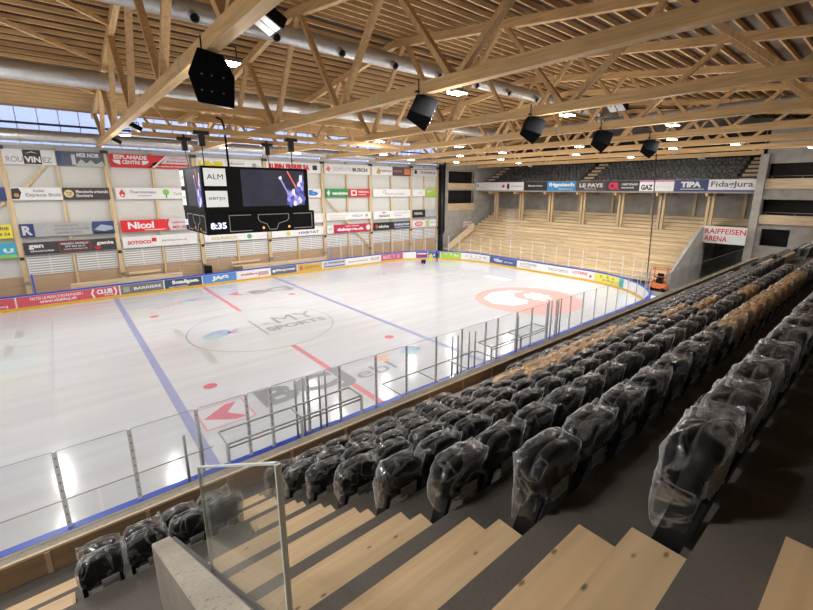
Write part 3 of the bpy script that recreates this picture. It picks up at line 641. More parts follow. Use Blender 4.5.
ad(-6.2, -3.1, (.18, .18, .19), [(P_, rect(.06, .2, .2, .8), (.4, .38, .3)), (T, 'BARRIERE', (.3, .95, .35, .65), WHT)], 'dark grey panel')
ad(-3.0, 0, (.05, .07, .13), [(T, 'kalpa', (.2, .92, .3, .85), WHT, .06), (T, 'automobiles', (.1, .6, .05, .25), LG)], 'night blue panel')
ad(.1, 3.1, (.10, .28, .66), [(T, 'JAG', (.25, .75, .2, .8), WHT, .08)], 'blue panel')
ad(3.2, 6.4, WHT, [(T, 'mobiliere', (.1, .6, .4, .7), RED), (P_, rect(.62, .95, .2, .7), (.6, .35, .4))], 'white panel with red print')
ad(6.5, 9.3, (.13, .14, .2), [(T, 'Manpower', (.2, .95, .3, .75), WHT, .03), (P_, circ(.12, .5, .06, .2), WHT)], 'slate panel')
ad(9.4, 12.3, (.62, .42, .10), [(T, 'RAIFFEISEN', (.3, .9, .3, .7), (.4, .2, .05), .02), (P_, rect(.08, .2, .2, .8), (.6, .15, .1))], 'mustard panel')
ad(12.4, 15.3, LG, [(T, 'LA TRANSJURANE', (.04, .96, .45, .85), NVY, .03), (P_, rect(.04, .96, .1, .3), (.1, .2, .5))], 'pale panel with blue print')
ad(15.4, 20.3, WHT, [(T, 'clinique Le Noirmont', (.05, .6, .3, .65), GRY), (T, 'INOX', (.7, .95, .3, .75), GRY)], 'white panel with grey print')
ad(20.35, 23.6, (.55, .12, .22), [(T, 'ROTZETTER', (.1, .9, .25, .75), (.75, .55, .6), .03)], 'magenta red panel')
ad(23.7, 25.3, WHT, [], 'white panel')
ad(25.4, 26.9, (.16, .08, .38), [(P_, rect(.1, .9, .3, .5), RED), (P_, rect(.1, .9, .6, .8), WHT)], 'violet panel')
ad(27.0, 28.5, (.07, .13, .42), [(T, 'auto', (.2, .8, .3, .7), WHT)], 'blue panel')
ad(28.6, 31.3, (.38, .60, .08), [(T, 'LAVERIE', (.1, .6, .5, .85), WHT, .03), (T, 'Pro', (.65, .9, .3, .7), WHT)], 'lime panel')
ad(31.4, 35.3, WHT, [(T, 'GARAGE GRAMPRE', (.1, .9, .45, .75), GRY), (T, 'Porrentruy', (.3, .7, .12, .35), GRY)], 'white panel with grey lettering')
ad(35.5, 39.5, (.07, .11, .30), [(T, 'Vifor', (.15, .5, .3, .8), WHT, .04), (T, 'pharma', (.55, .85, .3, .6), LG)], 'navy panel')
ad(39.6, 43.2, WHT, [(T, 'LOTERIE', (.1, .7, .5, .8), GRY), (T, 'romande', (.1, .5, .2, .42), GRY)], 'white panel')
ad(43.3, 46.2, WHT, [(T, 'DECO DECO', (.1, .9, .35, .7), GRY)], 'white panel with spaced lettering')
ad(46.3, 48.7, WHT, [(T, 'LOTERIE', (.05, .7, .45, .8), RED, .03), (P_, circ(.85, .4, .05, .18), RED)], 'white panel with red lettering')
ad(48.8, 51.6, (.78, .72, .12), [(T, 'CAFE DU', (.2, .85, .5, .82), (.15, .2, .1)), (T, 'JURA', (.3, .8, .12, .4), (.15, .2, .1))], 'yellow panel')
ad(51.65, 52.2, (.05, .45, .42), [], 'teal panel')
# glass round the rink: panes with slim aluminium uprights
alu = plain('stanchion_alu', (.75, .75, .77), .4)
def glass_run(s0, s1, step, ztop, far=True):
    n = max(1, round((s1 - s0) / step))
    for i in range(n):
        a = s0 + (s1 - s0) * i / n; b = s0 + (s1 - s0) * (i + 1) / n
        gp_ = sub(bd, 'glass_pane', sweep(a + .03, b - .03, .05, .062, 1.13, ztop, .7), 'rinkglass')
        sub(gp_, 'pane_edge', sweep(a + .03, b - .03, .048, .064, ztop, ztop + .012, .7), 'steel').location = (0, 0, 0)
        p, nn = path(a); tdir = Vector((nn.y, -nn.x, 0))
        if far: sub(bd, 'glass_upright', MB().bar((p.x + nn.x * .056, p.y + nn.y * .056, 1.13), (p.x + nn.x * .056, p.y + nn.y * .056, ztop), .05, .04, nn), alu)
        else:
            up = sub(bd, 'glass_upright', MB().bar((p.x + nn.x * .056, p.y + nn.y * .056, 1.13), (p.x + nn.x * .056, p.y + nn.y * .056, ztop), .09, .05, nn), 'stanchion')
            sl = MB()
            for j in range(9): sl.box(p.x - .012, p.x + .012, p.y - .088, p.y - .078, 1.25 + j * .21, 1.28 + j * .21)
            sub(up, 'slot_row', sl, 'black_metal').location = (0, 0, 0)
glass_run(13.3, S_END - 13.2, 1.48, 3.1)
XS = [13.2, 11.8, 10.35, 9.46, 8.1, 6.85, 5.4, 4.55, 3.0, 1.5, -.05, -1.47, -2.95, -4.1, -5.3, -6.0, -7.31, -8.8, -10.2, -11.65, -13.1, -14.6]
for i in range(len(XS) - 1): glass_run(S_END - XS[i], S_END - XS[i + 1], 9, 3.1, False)
# dark gate bars in the bench fronts
gb = MB()
for x, zt in ((-7.68, 2.5), (-7.30, 2.78), (-4.55, 3.1), (-4.3, 3.12), (-3.74, 3.1), (-3.52, 3.12), (2.35, 2.93), (2.7, 2.9), (3.38, 2.9), (3.77, 2.85), (6.85, 2.9), (9.46, 3.25), (9.75, 3.22), (10.4, 3.2), (10.65, 3.2)):
    sub(bd, 'gate_bar', MB().tube([(x, -15.14, 1.1), (x, -15.14, zt)], .035, 8), 'steel')
for x, s in ((-11.4, 1), (13.35, 1)):
    tag(MB().box(x - .05, x + .05, 15.02, 15.12, 1.13, 2.6).build('blue_glass_post', 'blue'), 'blue post standing on the far boards, %s one' % ('left' if x < 0 else 'right'), 'post', 'blue posts on the far boards')
ptop = sweep(-29, 13.3, .15, .3, .0, 1.2)

# ------------------------------------------------------------------ far side walkway furniture
struct(MB().box(-34, 31, 15.14, 16.9, .05, .3), 'trim_2', 'floor')
tag(MB().box(-9.3, -1.4, 15.5, 15.62, .3, 1.5).build('bench_screen', 'plank'), 'low light wooden screen behind the boards, left one', 'screen', 'wooden screens behind far boards')
tag(MB().box(3.9, 13.0, 15.5, 15.62, .3, 1.45).build('bench_screen', 'plank'), 'low light wooden screen behind the boards, right one', 'screen', 'wooden screens behind far boards')
def bench(x0, x1, y, z, lb):
    t = thing('wooden_bench', ((x0 + x1) / 2, y, .3), lb, 'bench', 'benches behind the far boards')
    sub(t, 'seat', MB().box(x0, x1, y - .2, y + .15, z, z + .07), 'plank')
    sub(t, 'backrest', MB().box(x0, x1, y + .2, y + .26, z + .25, z + .45), 'plank')
    for x in (x0 + .2, x1 - .2):
        sub(t, 'leg', MB().box(x - .05, x + .05, y - .15, y + .25, .3, z).box(x - .05, x + .05, y + .26, y + .3, .3, z + .45), 'galv')
bench(-5.3, -2.9, 16.2, 1.35, 'wooden bench behind the boards below the white banner with red capitals')
bench(3.2, 6.0, 16.2, 1.35, 'wooden bench behind the boards below the scoreboard')
def rack(x0, x1, y, z0, z1, lb):
    t = thing('steel_frame', ((x0 + x1) / 2, y, .3), lb, 'steel frame')
    for x in (x0, x1):
        sub(t, 'leg', MB().tube([(x, y, .3), (x, y, z1)], .03, 8), 'steel')
    sub(t, 'rail', MB().tube([(x0, y, z1), (x1, y, z1)], .03, 8).tube([(x0, y, z0), (x1, y, z0)], .03, 8), 'steel')
rack(-1.5, .3, 16.0, 1.2, 2.0, 'tubular steel frame behind the boards left of the black box')
rack(1.8, 3.0, 15.9, 1.3, 2.4, 'tall tubular steel frame behind the boards under the scoreboard')
rack(7.4, 8.6, 16.0, 1.3, 1.9, 'small steel frame behind the boards right of the scoreboard')
tag(MB().box(.6, 1.2, 15.8, 16.3, .3, 1.7).build('black_cabinet', 'black'), 'small black cabinet behind the far boards near the centre line', 'cabinet')

# ------------------------------------------------------------------ scoreboard cube
SX0, SX1, SY0, SY1, SZ0, SZ1 = -3.42, 2.5, -2.5, 2.2, 6.42, 10.0
sb = thing('scoreboard', (-.45, -.15, SZ0), 'large black four-sided hanging video scoreboard above centre ice', 'scoreboard')
sub(sb, 'housing', MB().box(SX0, SX1, SY0, SY1, SZ0 + 1.15, SZ1).box(SX0 + .02, SX1 + .32, SY0 + .02, SY1 - .02, SZ0, SZ0 + 1.15), 'black', bevel=.02)
pic = None
def picmat():
    mt, nt, b, N, L = newmat('video_picture')
    tc = N.new('ShaderNodeTexCoord'); no = N.new('ShaderNodeTexNoise'); no.inputs['Scale'].default_value = 1.4; no.inputs['Detail'].default_value = 3
    L.new(tc.outputs['Object'], no.inputs['Vector'])
    rp = N.new('ShaderNodeValToRGB'); L.new(no.outputs['Fac'], rp.inputs[0])
    rp.color_ramp.elements[0].color = (.012, .012, .02, 1); rp.color_ramp.elements[1].color = (.04, .04, .065, 1)
    L.new(rp.outputs[0], b.inputs['Emission Color']); b.inputs['Emission Strength'].default_value = 1; b.inputs['Base Color'].default_value = (.01, .01, .012, 1)
    b.inputs['Roughness'].default_value = .6
    return mt
PM = picmat(); E_W = emit('screen_white', (.75, .75, .78), .75); E_L = emit('screen_lilac', (.30, .26, .62), .9); E_B = emit('screen_blue', (.10, .13, .42), .8); E_R = emit('screen_red', (.7, .12, .1), .8); E_P = emit('screen_plate', (.72, .73, .72), .55); E_C = emit('screen_clock', (.75, .8, 1), 1.2); E_O = emit('screen_amber', (1, .45, .1), 1.5)
LINE = colm((.55, .55, .56))
def face(fn, tag_):
    """fn(u,v,off): u 0..1 left to right, v 0..1 bottom to top of the face"""
    scr = MB().add([fn(.335, .41, .01), fn(.955, .41, .01), fn(.955, .965, .01), fn(.335, .965, .01)], [(0, 1, 2, 3)])
    s_ = sub(sb, 'screen', scr, PM, 'video screen showing a hockey player')
    def pp(pts, mat, name='picture', o=.016):
        me = MB().add([fn(a, b, o) for a, b in pts], [tuple(range(len(pts)))]).mesh(name); me.materials.append(mat if not isinstance(mat, tuple) else colm(mat))
        ob = bpy.data.objects.new(name, me); COL.objects.link(ob); ob.parent = s_; ob.location = (0, 0, 0); return ob
    # player in pale kit with raised stick, drawn in many small patches
    rp_ = random.Random(11)
    pp([(.76, .42), (.77, .60), (.80, .66), (.85, .70), (.89, .82), (.93, .92), (.95, .92), (.95, .42)], emit('screen_deep', (.05, .05, .20), 1))
    for (a, b, c_) in ((.78, .62, E_B), (.81, .58, E_L), (.84, .62, E_W), (.86, .55, E_L), (.88, .66, E_B), (.90, .74, E_W), (.92, .84, E_W), (.93, .70, E_L), (.88, .48, E_L), (.91, .58, E_B), (.83, .48, E_B), (.79, .50, E_L), (.90, .50, E_W), (.94, .52, E_B), (.935, .78, E_B), (.85, .44, E_W), (.80, .44, E_B)):
        n_ = 6; pp([(a + rp_.uniform(.012, .03) * math.cos(6.283 * i / n_), b + rp_.uniform(.025, .075) * math.sin(6.283 * i / n_)) for i in range(n_)], c_, o=.02 + .002 * rp_.random())
    pp([(.775, .955), (.79, .96), (.875, .70), (.862, .69)], E_R, o=.024)
    pp([(.70, .84), (.712, .86), (.80, .56), (.79, .55)], E_L, o=.026); pp([(.69, .86), (.72, .88), (.725, .84), (.70, .82)], E_W, o=.027)
    for v0, v1, tx in ((.715, .965, 'ALM'), (.41, .645, 'eerjo')):
        q = sub(sb, 'logo_plate', MB().add([fn(.02, v0, .012), fn(.205, v0, .012), fn(.205, v1, .012), fn(.02, v1, .012)], [(0, 1, 2, 3)]), E_P, 'white logo plate')
        o = put_text(tx, lambda a, b: fn(.045 + .135 * a, v0 + (v1 - v0) * (.38 + .3 * b), .018), None, BLK, bold=0); o.parent = q; o.location = (0, 0, 0)
    return s_
def fa(u_, v, o): return (SX0 + (SX1 - SX0) * u_, SY0 - o, SZ0 + (SZ1 - SZ0) * v)
def fb(u_, v, o): return (SX0 - o, SY1 + (SY0 - SY1) * u_, SZ0 + (SZ1 - SZ0) * v)
def fc(u_, v, o): return (SX1 + o, SY0 + (SY1 - SY0) * u_, SZ0 + (SZ1 - SZ0) * v)
def fd(u_, v, o): return (SX1 + (SX0 - SX1) * u_, SY1 + o, SZ0 + (SZ1 - SZ0) * v)
for k, fn in enumerate((fa, fb, fc, fd)):
    face(fn, k)
    ln = MB()
    def seg(p, q, o=.02):
        o -= (.02 if False else 0)
        a = Vector(fn(p[0], p[1], o)); b = Vector(fn(q[0], q[1], o)); nn = Vector(fn(.5, .5, 1)) - Vector(fn(.5, .5, 0)); ln.bar(a, b, .035, .01, nn)
    def poly(pts):
        for i in range(len(pts) - 1): seg(pts[i], pts[i + 1])
    off = .02
    ow = .05 if k != 2 else .34
    if k == 2: fn0 = fn; fn = lambda a, b, o, fn0=fn0: fn0(a, b, o + .32)
    for u0, u1 in ((.20, .40), (.82, 1.02)):
        if k: u1 = min(u1, .98)
        poly([(u1 if u0 < .5 else u0, .04), (u0 if u0 < .5 else u1, .04), (u0 if u0 < .5 else u1, .28), (u1 if u0 < .5 else u0, .28)])
    poly([(.57, .04), (.545, .13), (.48, .17), (.465, .21), (.465, .28), (.77, .28), (.77, .21), (.755, .17), (.665, .13), (.64, .04), (.57, .04)])
    sub(sb, 'outline_print', ln, LINE)
    o = put_text('8:35', lambda a, b: fn(.035 + .135 * a, .085 + .095 * b, .02), None, E_C, 'clock_digits', .03); o.parent = sb; o.location = -sb.location
    for a in (.50, .76): o = put_text('0', lambda p, q, a=a: fn(a + .02 * p, .05 + .04 * q, .022), None, E_O, 'score_digits', .04); o.parent = sb; o.location = -sb.location
for i, (x, y) in enumerate(((-2.9, -1.3), (2.1, -1.3), (-2.9, 2.5), (2.1, 2.5))):
    t = thing('chain_hoist', (x, y, 11.98), 'black chain hoist hanging over the scoreboard, %s corner' % ('near left', 'near right', 'far left', 'far right')[i], 'hoist', 'scoreboard hoists')
    sub(t, 'motor', MB().box(x - .16, x + .16, y - .14, y + .14, 11.05, 11.72), 'black_metal', bevel=.03)
    sub(t, 'clamp', MB().box(x - .38, x + .38, y - .12, y + .12, 11.62, 11.82).box(x - .06, x + .06, y - .06, y + .06, 11.78, 12.0), 'black_metal')
    sub(t, 'chain', MB().tube([(x, min(max(y, SY0 + .2), SY1 - .2), SZ1), (x, y, 11.1)], .03, 6), 'black_metal')
tag(MB().tube([(-2.0, -1.1, 12.6), (-1.75, -1.2, 12.5), (-1.65, -1.2, 12.1), (-1.6, -1.2, 10.0)], .06, 8).build('power_cable', 'black'), 'thick black cable dropping from the roof onto the scoreboard', 'cable')

# ------------------------------------------------------------------ speakers hung from the trusses
def speaker(x, y, i, rz):
    lb = ('black hanging loudspeaker at the left, showing its back with screws', 'black hanging loudspeaker on the second truss, left of the photo centre', 'black hanging loudspeaker on the third truss, above the far seats',
          'fourth black hanging loudspeaker from the left, over the blue banner', 'fifth black hanging loudspeaker, small and furthest right')[i]
    t = thing('hanging_loudspeaker', (x, y, 11.0), lb, 'loudspeaker', 'loudspeakers under the trusses')
    R = Matrix.Rotation(rz, 4, 'Z') @ Matrix.Rotation(math.radians(0 if i == 0 else 26), 4, 'X') @ Matrix.Rotation(math.radians(5 if i == 0 else 30), 4, 'Y')
    W_, D_, H_ = (.50, .42, .62) if i == 0 else (.39, .39, .43)
    pr = [(-W_, -D_, -H_), (W_, -D_, -H_), (W_ * .55, D_, -H_), (-W_ * .55, D_, -H_), (-W_, -D_, H_), (W_, -D_, H_), (W_ * .55, D_, H_), (-W_ * .55, D_, H_)]
    zc = 11.38 if i == 0 else 11.5; c = Vector((x, y, zc))
    tr = lambda q: tuple(c + R.to_3x3() @ Vector(q))
    hx = [(-.30, .62), (.24, .56), (.50, .12), (.50, -.60), (-.30, -.58), (-.50, .02)]
    if i == 0:
        sub(t, 'cabinet', MB().add([tr((a, -.42, b)) for a, b in hx] + [tr((a * .8, .42, b * .8)) for a, b in hx], [tuple(range(6)), tuple(range(11, 5, -1))] + [(j, (j + 1) % 6, 6 + (j + 1) % 6, 6 + j) for j in range(6)]), 'box_black', bevel=.02)
    else: sub(t, 'cabinet', MB().add([tr(q) for q in pr], [(0, 3, 2, 1), (4, 5, 6, 7), (0, 1, 5, 4), (1, 2, 6, 5), (2, 3, 7, 6), (3, 0, 4, 7)]), 'box_black', bevel=.02)
    gp = MB().add([tr(q) for q in [(-W_ + .04, -D_ - .012, -H_ + .04), (W_ - .04, -D_ - .012, -H_ + .04), (W_ - .04, -D_ - .012, H_ - .04), (-W_ + .04, -D_ - .012, H_ - .04)]], [(0, 1, 2, 3)])
    if i: sub(t, 'grille', gp, 'box_black')
    sc_ = MB()
    for a in (-.5, .0, .6):
        for b in (-.6, .1): q = Vector(tr((a * .42, -D_ - .02, b * .5))); sc_.box(q.x - .015, q.x + .015, q.y - .015, q.y + .015, q.z - .015, q.z + .015)
    sub(t, 'screws', sc_, 'galv')
    yk = MB()
    for s in (-.16, .16): yk.tube([(x + s, y, zc + .4), (x + s, y, zc + 1.0)], .018, 6)
    yk.box(x - .3, x + .3, y - .04, y + .04, zc + .55, zc + .60)
    sub(t, 'yoke', yk, 'black_metal')
    return t
for i, (x, y, rz) in enumerate(((-6.0, -14.85, -.25), (.8, -14.9, .95), (7.3, -14.9, .9), (13.7, -14.9, .8), (20.1, -14.9, .7))):
    speaker(x, y, i, rz)

# ------------------------------------------------------------------ floodlights
FL = [(-18.3, -19, 1), (-18.3, -10, 1), (-18.3, 3, 1), (-12.2, -23, 1), (-12.2, -16, 1), (-12.2, -3, 1), (-12.2, 3, 1), (-12.2, 10, 1),  # first lamp of each left truss is unseen, added to light steps and uprights
      (-6.0, -14.6, 1), (-6.0, -16.9, 0), (-6.0, 5.0, 1), (-6.0, 2.0, 0), (-6.0, 11, 0), (.8, -16.1, 1), (.8, 9, 1), (.8, 3.5, 1), (7.3, -16.3, 1), (7.3, -18.3, 0), (7.3, -2.6, 1), (7.3, 4.5, 1), (7.3, 10, 1),
      (13.7, -18.2, 1), (13.7, -3.8, 1), (13.7, 5.8, 1), (20.1, 2.2, 1), (20.1, -2.8, 1), (20.1, -16.0, 1), (20.1, -9.8, 1), (20.1, 9.5, 1),
      (26.5, -17.8, 1), (26.5, 2.5, 1), (26.5, -13.9, 1), (26.5, -6, 1), (26.5, 9, 1), (33, -8, 1), (33, 5, 1), (33, -21, 1), (39.5, -12, 0), (39.5, 8, 0)]
tn = {-18.3: 'unseen truss furthest left', -12.2: 'unseen truss off the left', -6.0: 'first truss', .8: 'second truss', 7.3: 'third truss', 13.7: 'fourth truss', 20.1: 'fifth truss', 26.5: 'sixth truss', 33: 'seventh truss', 39.5: 'eighth truss'}
cntt = {}
for (x, y, on) in sorted(FL):
    cntt[x] = cntt.get(x, 0) + 1
    xf = x + .5; zf = 12.2 if (x < 0 and not on and y < -10) else 11.93
    t = thing('floodlight', (xf, y, zf + .05), '%s twin floodlight on the %s, %s counted from the right wall' % ('glowing' if on else 'unlit', tn[x], ORD[cntt[x]]), 'floodlight', 'floodlights under the roof')
    br = MB()
    hw = .3 if on else .42
    for s in (-hw, hw): br.tube([(xf + s * .8, y, zf + .04), (xf + s * .8, y, zf + .42)], .02, 6)
    br.tube([(xf - hw * .8, y, zf + .42), (xf + hw * .8, y, zf + .42)], .02, 6); br.box(x + .14, xf, y - .05, y + .05, zf + .39, zf + .45)
    sub(t, 'bracket', br, 'black_metal')
    hs = MB(); lens = MB()
    if on:
        for s in (-.13, .13): hs.box(xf - .28, xf + .28, y + s - .11, y + s + .11, zf + .01, zf + .09); lens.box(xf - .25, xf + .25, y + s - .09, y + s + .09, zf - .005, zf + .009)
    else:      # bigger fitting tipped towards the seats
        rot = Matrix.Rotation(math.radians(28), 3, 'Y')
        def tb_(mb_, a0, a1, b0, b1, c0, c1):
            q = [rot @ Vector(v) + Vector((xf, y, zf + .12)) for v in ((a0, b0, c0), (a1, b0, c0), (a1, b1, c0), (a0, b1, c0), (a0, b0, c1), (a1, b0, c1), (a1, b1, c1), (a0, b1, c1))]
            mb_.add(q, [(0, 3, 2, 1), (4, 5, 6, 7), (0, 1, 5, 4), (1, 2, 6, 5), (2, 3, 7, 6), (3, 0, 4, 7)])
        tb_(hs, -.4, .4, -.34, .34, 0, .24); tb_(lens, -.36, .36, -.30, -.02, -.012, 0); tb_(lens, -.36, .36, .02, .30, -.012, 0)
    sub(t, 'housing', hs, 'galv' if on else 'black')
    sub(t, 'lens', lens, 'lampglow' if on else 'lamwhite', 'lit lens' if on else 'dark lens')
    if on:
        ld = bpy.data.lights.new('lamp_light', 'AREA'); ld.shape = 'RECTANGLE'; ld.size = .6; ld.size_y = .5; ld.energy = LAMP_W; ld.color = (1, .985, .965)
        lo = bpy.data.objects.new('lamp_light', ld); COL.objects.link(lo); lo.parent = t; lo.location = (0, 0, -.09)
        if y < -13 and x > -5: lo.rotation_euler = (math.radians(42), 0, 0); ld.spread = math.radians(110); ld.energy = LAMP_W * 1.3
        gd = bpy.data.lights.new('fill_light', 'POINT'); gd.shadow_soft_size = .12; gd.energy = LAMP_W * .62; gd.color = (1, .96, .9)  # added bare point light under each lamp, brightens roof and stands
        go = bpy.data.objects.new('fill_light', gd); COL.objects.link(go); go.parent = t; go.location = (.1, .3, -1.3)
tag(MB().tube([(26, 16, 11.35), (30, 8, 11.1), (36, -8, 11.3), (38, -15, 11.2)], .03, 6).build('net_cable', 'black_metal'), 'thin steel cable spanning above the far end of the rink', 'cable')

# ------------------------------------------------------------------ safety net behind the far boards
netm = glass('net_mesh', (.93, .93, .93), .0, .02, (.3, .3, .3))
t = thing('safety_net', (30.3, -12.1, .6), 'sheer safety net hanging behind the far right corner with dark edge rope', 'net')
sub(t, 'edge_rope', MB().tube([(30.3, -12.1, .6), (30.3, -11.9, 6), (30.3, -11.5, 11.9)], .05, 8), 'black_metal')
nm = MB().add([(30.3, -12.1, .6), (30.3, -11.5, 11.9), (30.3, -15.5, 11.9), (30.3, -15.5, .6)], [(0, 1, 2, 3)])
sub(t, 'mesh', nm, netm)

# ------------------------------------------------------------------ far end: wooden standing terrace
NT = 16; TZ0 = .9; TX0 = 31.9; TDX = .8; TDZ = (6.05 - TZ0) / (NT - 1)
tl = thing('standing_terrace', (38, 1.5, 0), 'wide pale wooden standing terrace of broad steps at the far end', 'terrace')
for i in range(NT):
    x0 = TX0 + i * TDX; z = TZ0 + i * TDZ
    yl = 15.95; yr = -13.45 if z < 5.5 else -17
    sub(tl, 'tread', MB().box(x0, x0 + TDX + .02, yr, yl, z - TDZ + .02, z), 'terrace')
    sub(tl, 'tread_edge', MB().box(x0 - .03, x0 + .05, yr, yl, z - .05, z + .012), 'plank')
struct(MB().box(44.75, 44.9, -20, 17, 6, 8.7), 'wall_end', 'conc_light')
rk = MB().prism([(31.0, .05), (31.0, 1.75), (37.4, 5.35), (39.2, 5.35), (39.2, .05)], 1, -13.75, -13.5)
tag(rk.build('raked_wall', 'conc_light'), 'sloping concrete side wall of the terrace left of the dark passage', 'wall')
lp = MB().prism([(31.4, .6), (31.4, 1.5), (36.5, 4.2), (36.5, 3.2)], 1, 14.35, 14.55)
tag(lp.build('stair_parapet', 'plank'), 'sloping light wooden parapet at the left foot of the terrace', 'parapet')
# columns
cl_ = ['leftmost', 'second', 'third', 'fourth', 'fifth', 'sixth', 'rightmost']
for i, y in enumerate((14.1, 9.6, 4.9, .4, -4.3, -8.7, -13.2)):
    t = thing('timber_column', (41, y, 5.1), 'twin timber column under the far balcony, %s of seven' % cl_[i] if 0 < i < 6 else 'twin timber column under the far balcony, %s one' % cl_[i], 'column', 'columns below the far balcony')
    for s in (-.2, .2): sub(t, 'shaft', MB().box(40.9, 41.15, y + s - .12, y + s + .12, 4.7, 8.6), 'post')
    sub(t, 'cross_beam', MB().box(39.2, 44.7, y - .08, y + .08, 8.3, 8.6), 'glulam_x')
    tag(MB().box(44.5, 44.7, y - 2.2, y - 1.9, 6.0, 8.6).build('wall_stud', 'post'), 'timber stud on the grey wall under the balcony, %s from the left' % ORD[i + 1], 'timber stud', 'studs under the balcony')
# balcony slab, fascia banners
bal = MB()
for j in range(7): bal.box(39.4 + j * .85, 39.4 + (j + 1) * .85 + .02, -16.95, 16.9, 8.62 + j * .1, 9.35 + j * .42)
struct(bal, 'floor_balcony', 'conc')
fas = [(16.85, 12.0, WHT, [(T, 'VB', (.05, .14, .4, .8), (.15, .25, .5), .04), (T, 'Valiant', (.2, .36, .3, .6), LG)], 'white fascia banner at the left end of the balcony'),
       (12.0, 8.2, WHT, [(C_, (.1, .5, .06), RED), (P_, circ(.32, .5, .06, .38), BLK), (T, 'paroisse', (.45, .92, .35, .65), GRY)], 'white fascia banner with a red ring and a black oval'),
       (8.2, 4.6, BLK, [(T, 'Blanche Neige', (.2, .8, .4, .65), WHT)], 'black fascia banner left of the sky blue one'),
       (4.6, .6, (.02, .25, .55), [(T, 'frigotech', (.06, .94, .35, .88), WHT, .05), (T, 'refrigeration', (.4, .9, .1, .26), WHT)], 'sky blue fascia banner with white rounded lettering'),
       (.6, -3.1, (.07, .045, .04), [(T, 'LE PAYS', (.12, .9, .35, .78), LG, .05), (T, 'Porrentruy', (.3, .7, .1, .28), LG)], 'dark brown fascia banner with pale capitals'),
       (-3.1, -6.8, (.03, .025, .03), [(T, 'CR', (.08, .42, .12, .88), (.7, .03, .08), .08), (T, 'CHRIST ROLAND', (.48, .95, .55, .75), WHT), (T, 'maconnerie', (.48, .85, .25, .42), WHT)], 'black fascia banner with big red initials'),
       (-6.8, -10.2, WHT, [(T, 'GAZ', (.05, .4, .1, .6), BLK, .05), (P_, rect(0, 1, .85, 1), (.6, .2, .4)), (T, 'chauffage', (.5, .9, .3, .5), LG)], 'white fascia banner with black slanted letters'),
       (-10.2, -13.2, (.02, .04, .16), [(T, 'TIPA', (.2, .8, .35, .85), WHT, .06), (P_, rect(.2, .9, .15, .22), LG)], 'navy fascia banner with white logo'),
       (-13.2, -16.9, WHT, [(T, 'FidagJura', (.06, .95, .25, .85), (.12, .12, .16), .02), (P_, rect(0, 1, 0, .12), (.03, .05, .25))], 'white fascia banner with large dark lettering at the right end')]
for ya, yb, c, items, lb in fas:
    t = thing('fascia_banner', (39.3, (ya + yb) / 2, 8.78), lb, 'banner', 'banners on the balcony edge')
    sub(t, 'board', MB().box(39.28, 39.36, yb + .01, ya - .01, 8.78, 9.88), colm(c))
    for j, it in enumerate(items):
        fn = lambda a, b, j=j: (39.276 - .004 * j, ya + (yb - ya) * a, 8.78 + 1.1 * b)
        if it[0] == 'T': put_text(it[1], boxfn(fn, *it[2]), t, it[3], bold=it[4] if len(it) > 4 else .02)
        elif it[0] == 'R': put_patch(fn, rect(*it[1]), t, it[2])
        elif it[0] == 'P': put_patch(fn, it[1], t, it[2])
        elif it[0] == 'C': put_patch(fn, circ(it[1][0], it[1][1], it[1][2], it[1][2] * 3.4), t, it[2], name='round_logo')
struct(MB().box(39.36, 39.5, -16.95, 16.9, 8.6, 9.92), 'trim_3', 'grey')
struct(MB().box(46.5, 46.7, -20, 17, 8, 15), 'wall_end_upper', 'dark')
for i, y in enumerate((15.5, .1, -15.9)):
    t = thing('balcony_stair', (42, y, 9.4), 'light wooden balcony stair, %s one' % ('left', 'middle', 'right')[i], 'stair', 'balcony stairs')
    for j in range(7): sub(t, 'tread', MB().box(39.6 + j * .85, 40.45 + j * .85, y - .6, y + .6, 9.36 + j * .42, 9.58 + j * .42), 'plank')
# concrete end block, left (continues the banner wall) and right tower
lw = MB()
lw.box(31.46, 33.4, 16.7, 17.2, 0, 14.6).box(38.8, 47, 16.7, 17.2, 0, 14.6)
lw.box(33.4, 38.8, 16.7, 17.2, 11.4, 14.6).box(33.4, 38.8, 16.7, 17.2, 8.75, 9.0).box(33.4, 38.8, 16.7, 17.2, 3.0, 6.0).box(33.4, 37.0, 16.7, 17.2, 0, 3.0)
struct(lw, 'wall_left_concrete', 'conc_light')
struct(MB().box(33.2, 39, 18.4, 18.5, 0, 12).box(33.3, 33.4, 17.2, 18.5, 0, 12).box(38.8, 38.9, 17.2, 18.5, 0, 12).box(33.2, 39, 17.2, 18.5, 11.4, 11.5), 'wall_left_recess', 'dark')
for k, (z0, z1) in enumerate(((9.0, 9.75), (6.0, 6.9))):
    tag(MB().box(33.3, 38.9, 16.6, 16.7, z0 - .05, z1).build('gallery_parapet', 'plank'), 'light wooden gallery parapet on the left concrete wall, %s' % ('upper', 'lower')[k], 'parapet', 'gallery parapets')
    rl = MB()
    for j in range(9): rl.box(33.5 + j * .65, 33.54 + j * .65, 16.75, 16.8, z1, z1 + 1.6)
    rl.box(33.4, 38.8, 16.75, 16.8, z1 + .9, z1 + .95)
    tag(rl.build('window_grid', 'black_metal'), 'dark window grid above the %s gallery parapet at left' % ('upper', 'lower')[k], 'window grid', 'gallery window grids')
t = thing('wall_sign', (37.6, 16.65, 3.4), 'small white sign with red print on the concrete by the terrace', 'sign')
sub(t, 'board', MB().box(36.7, 38.5, 16.62, 16.7, 3.4, 4.2), 'lamwhite')
put_text('RAIFFEISEN', lambda a, b: (36.8 + 1.6 * a, 16.615, 3.85 + .22 * b), t, RED); put_text('ARENA', lambda a, b: (36.8 + .9 * a, 16.615, 3.5 + .22 * b), t, RED)
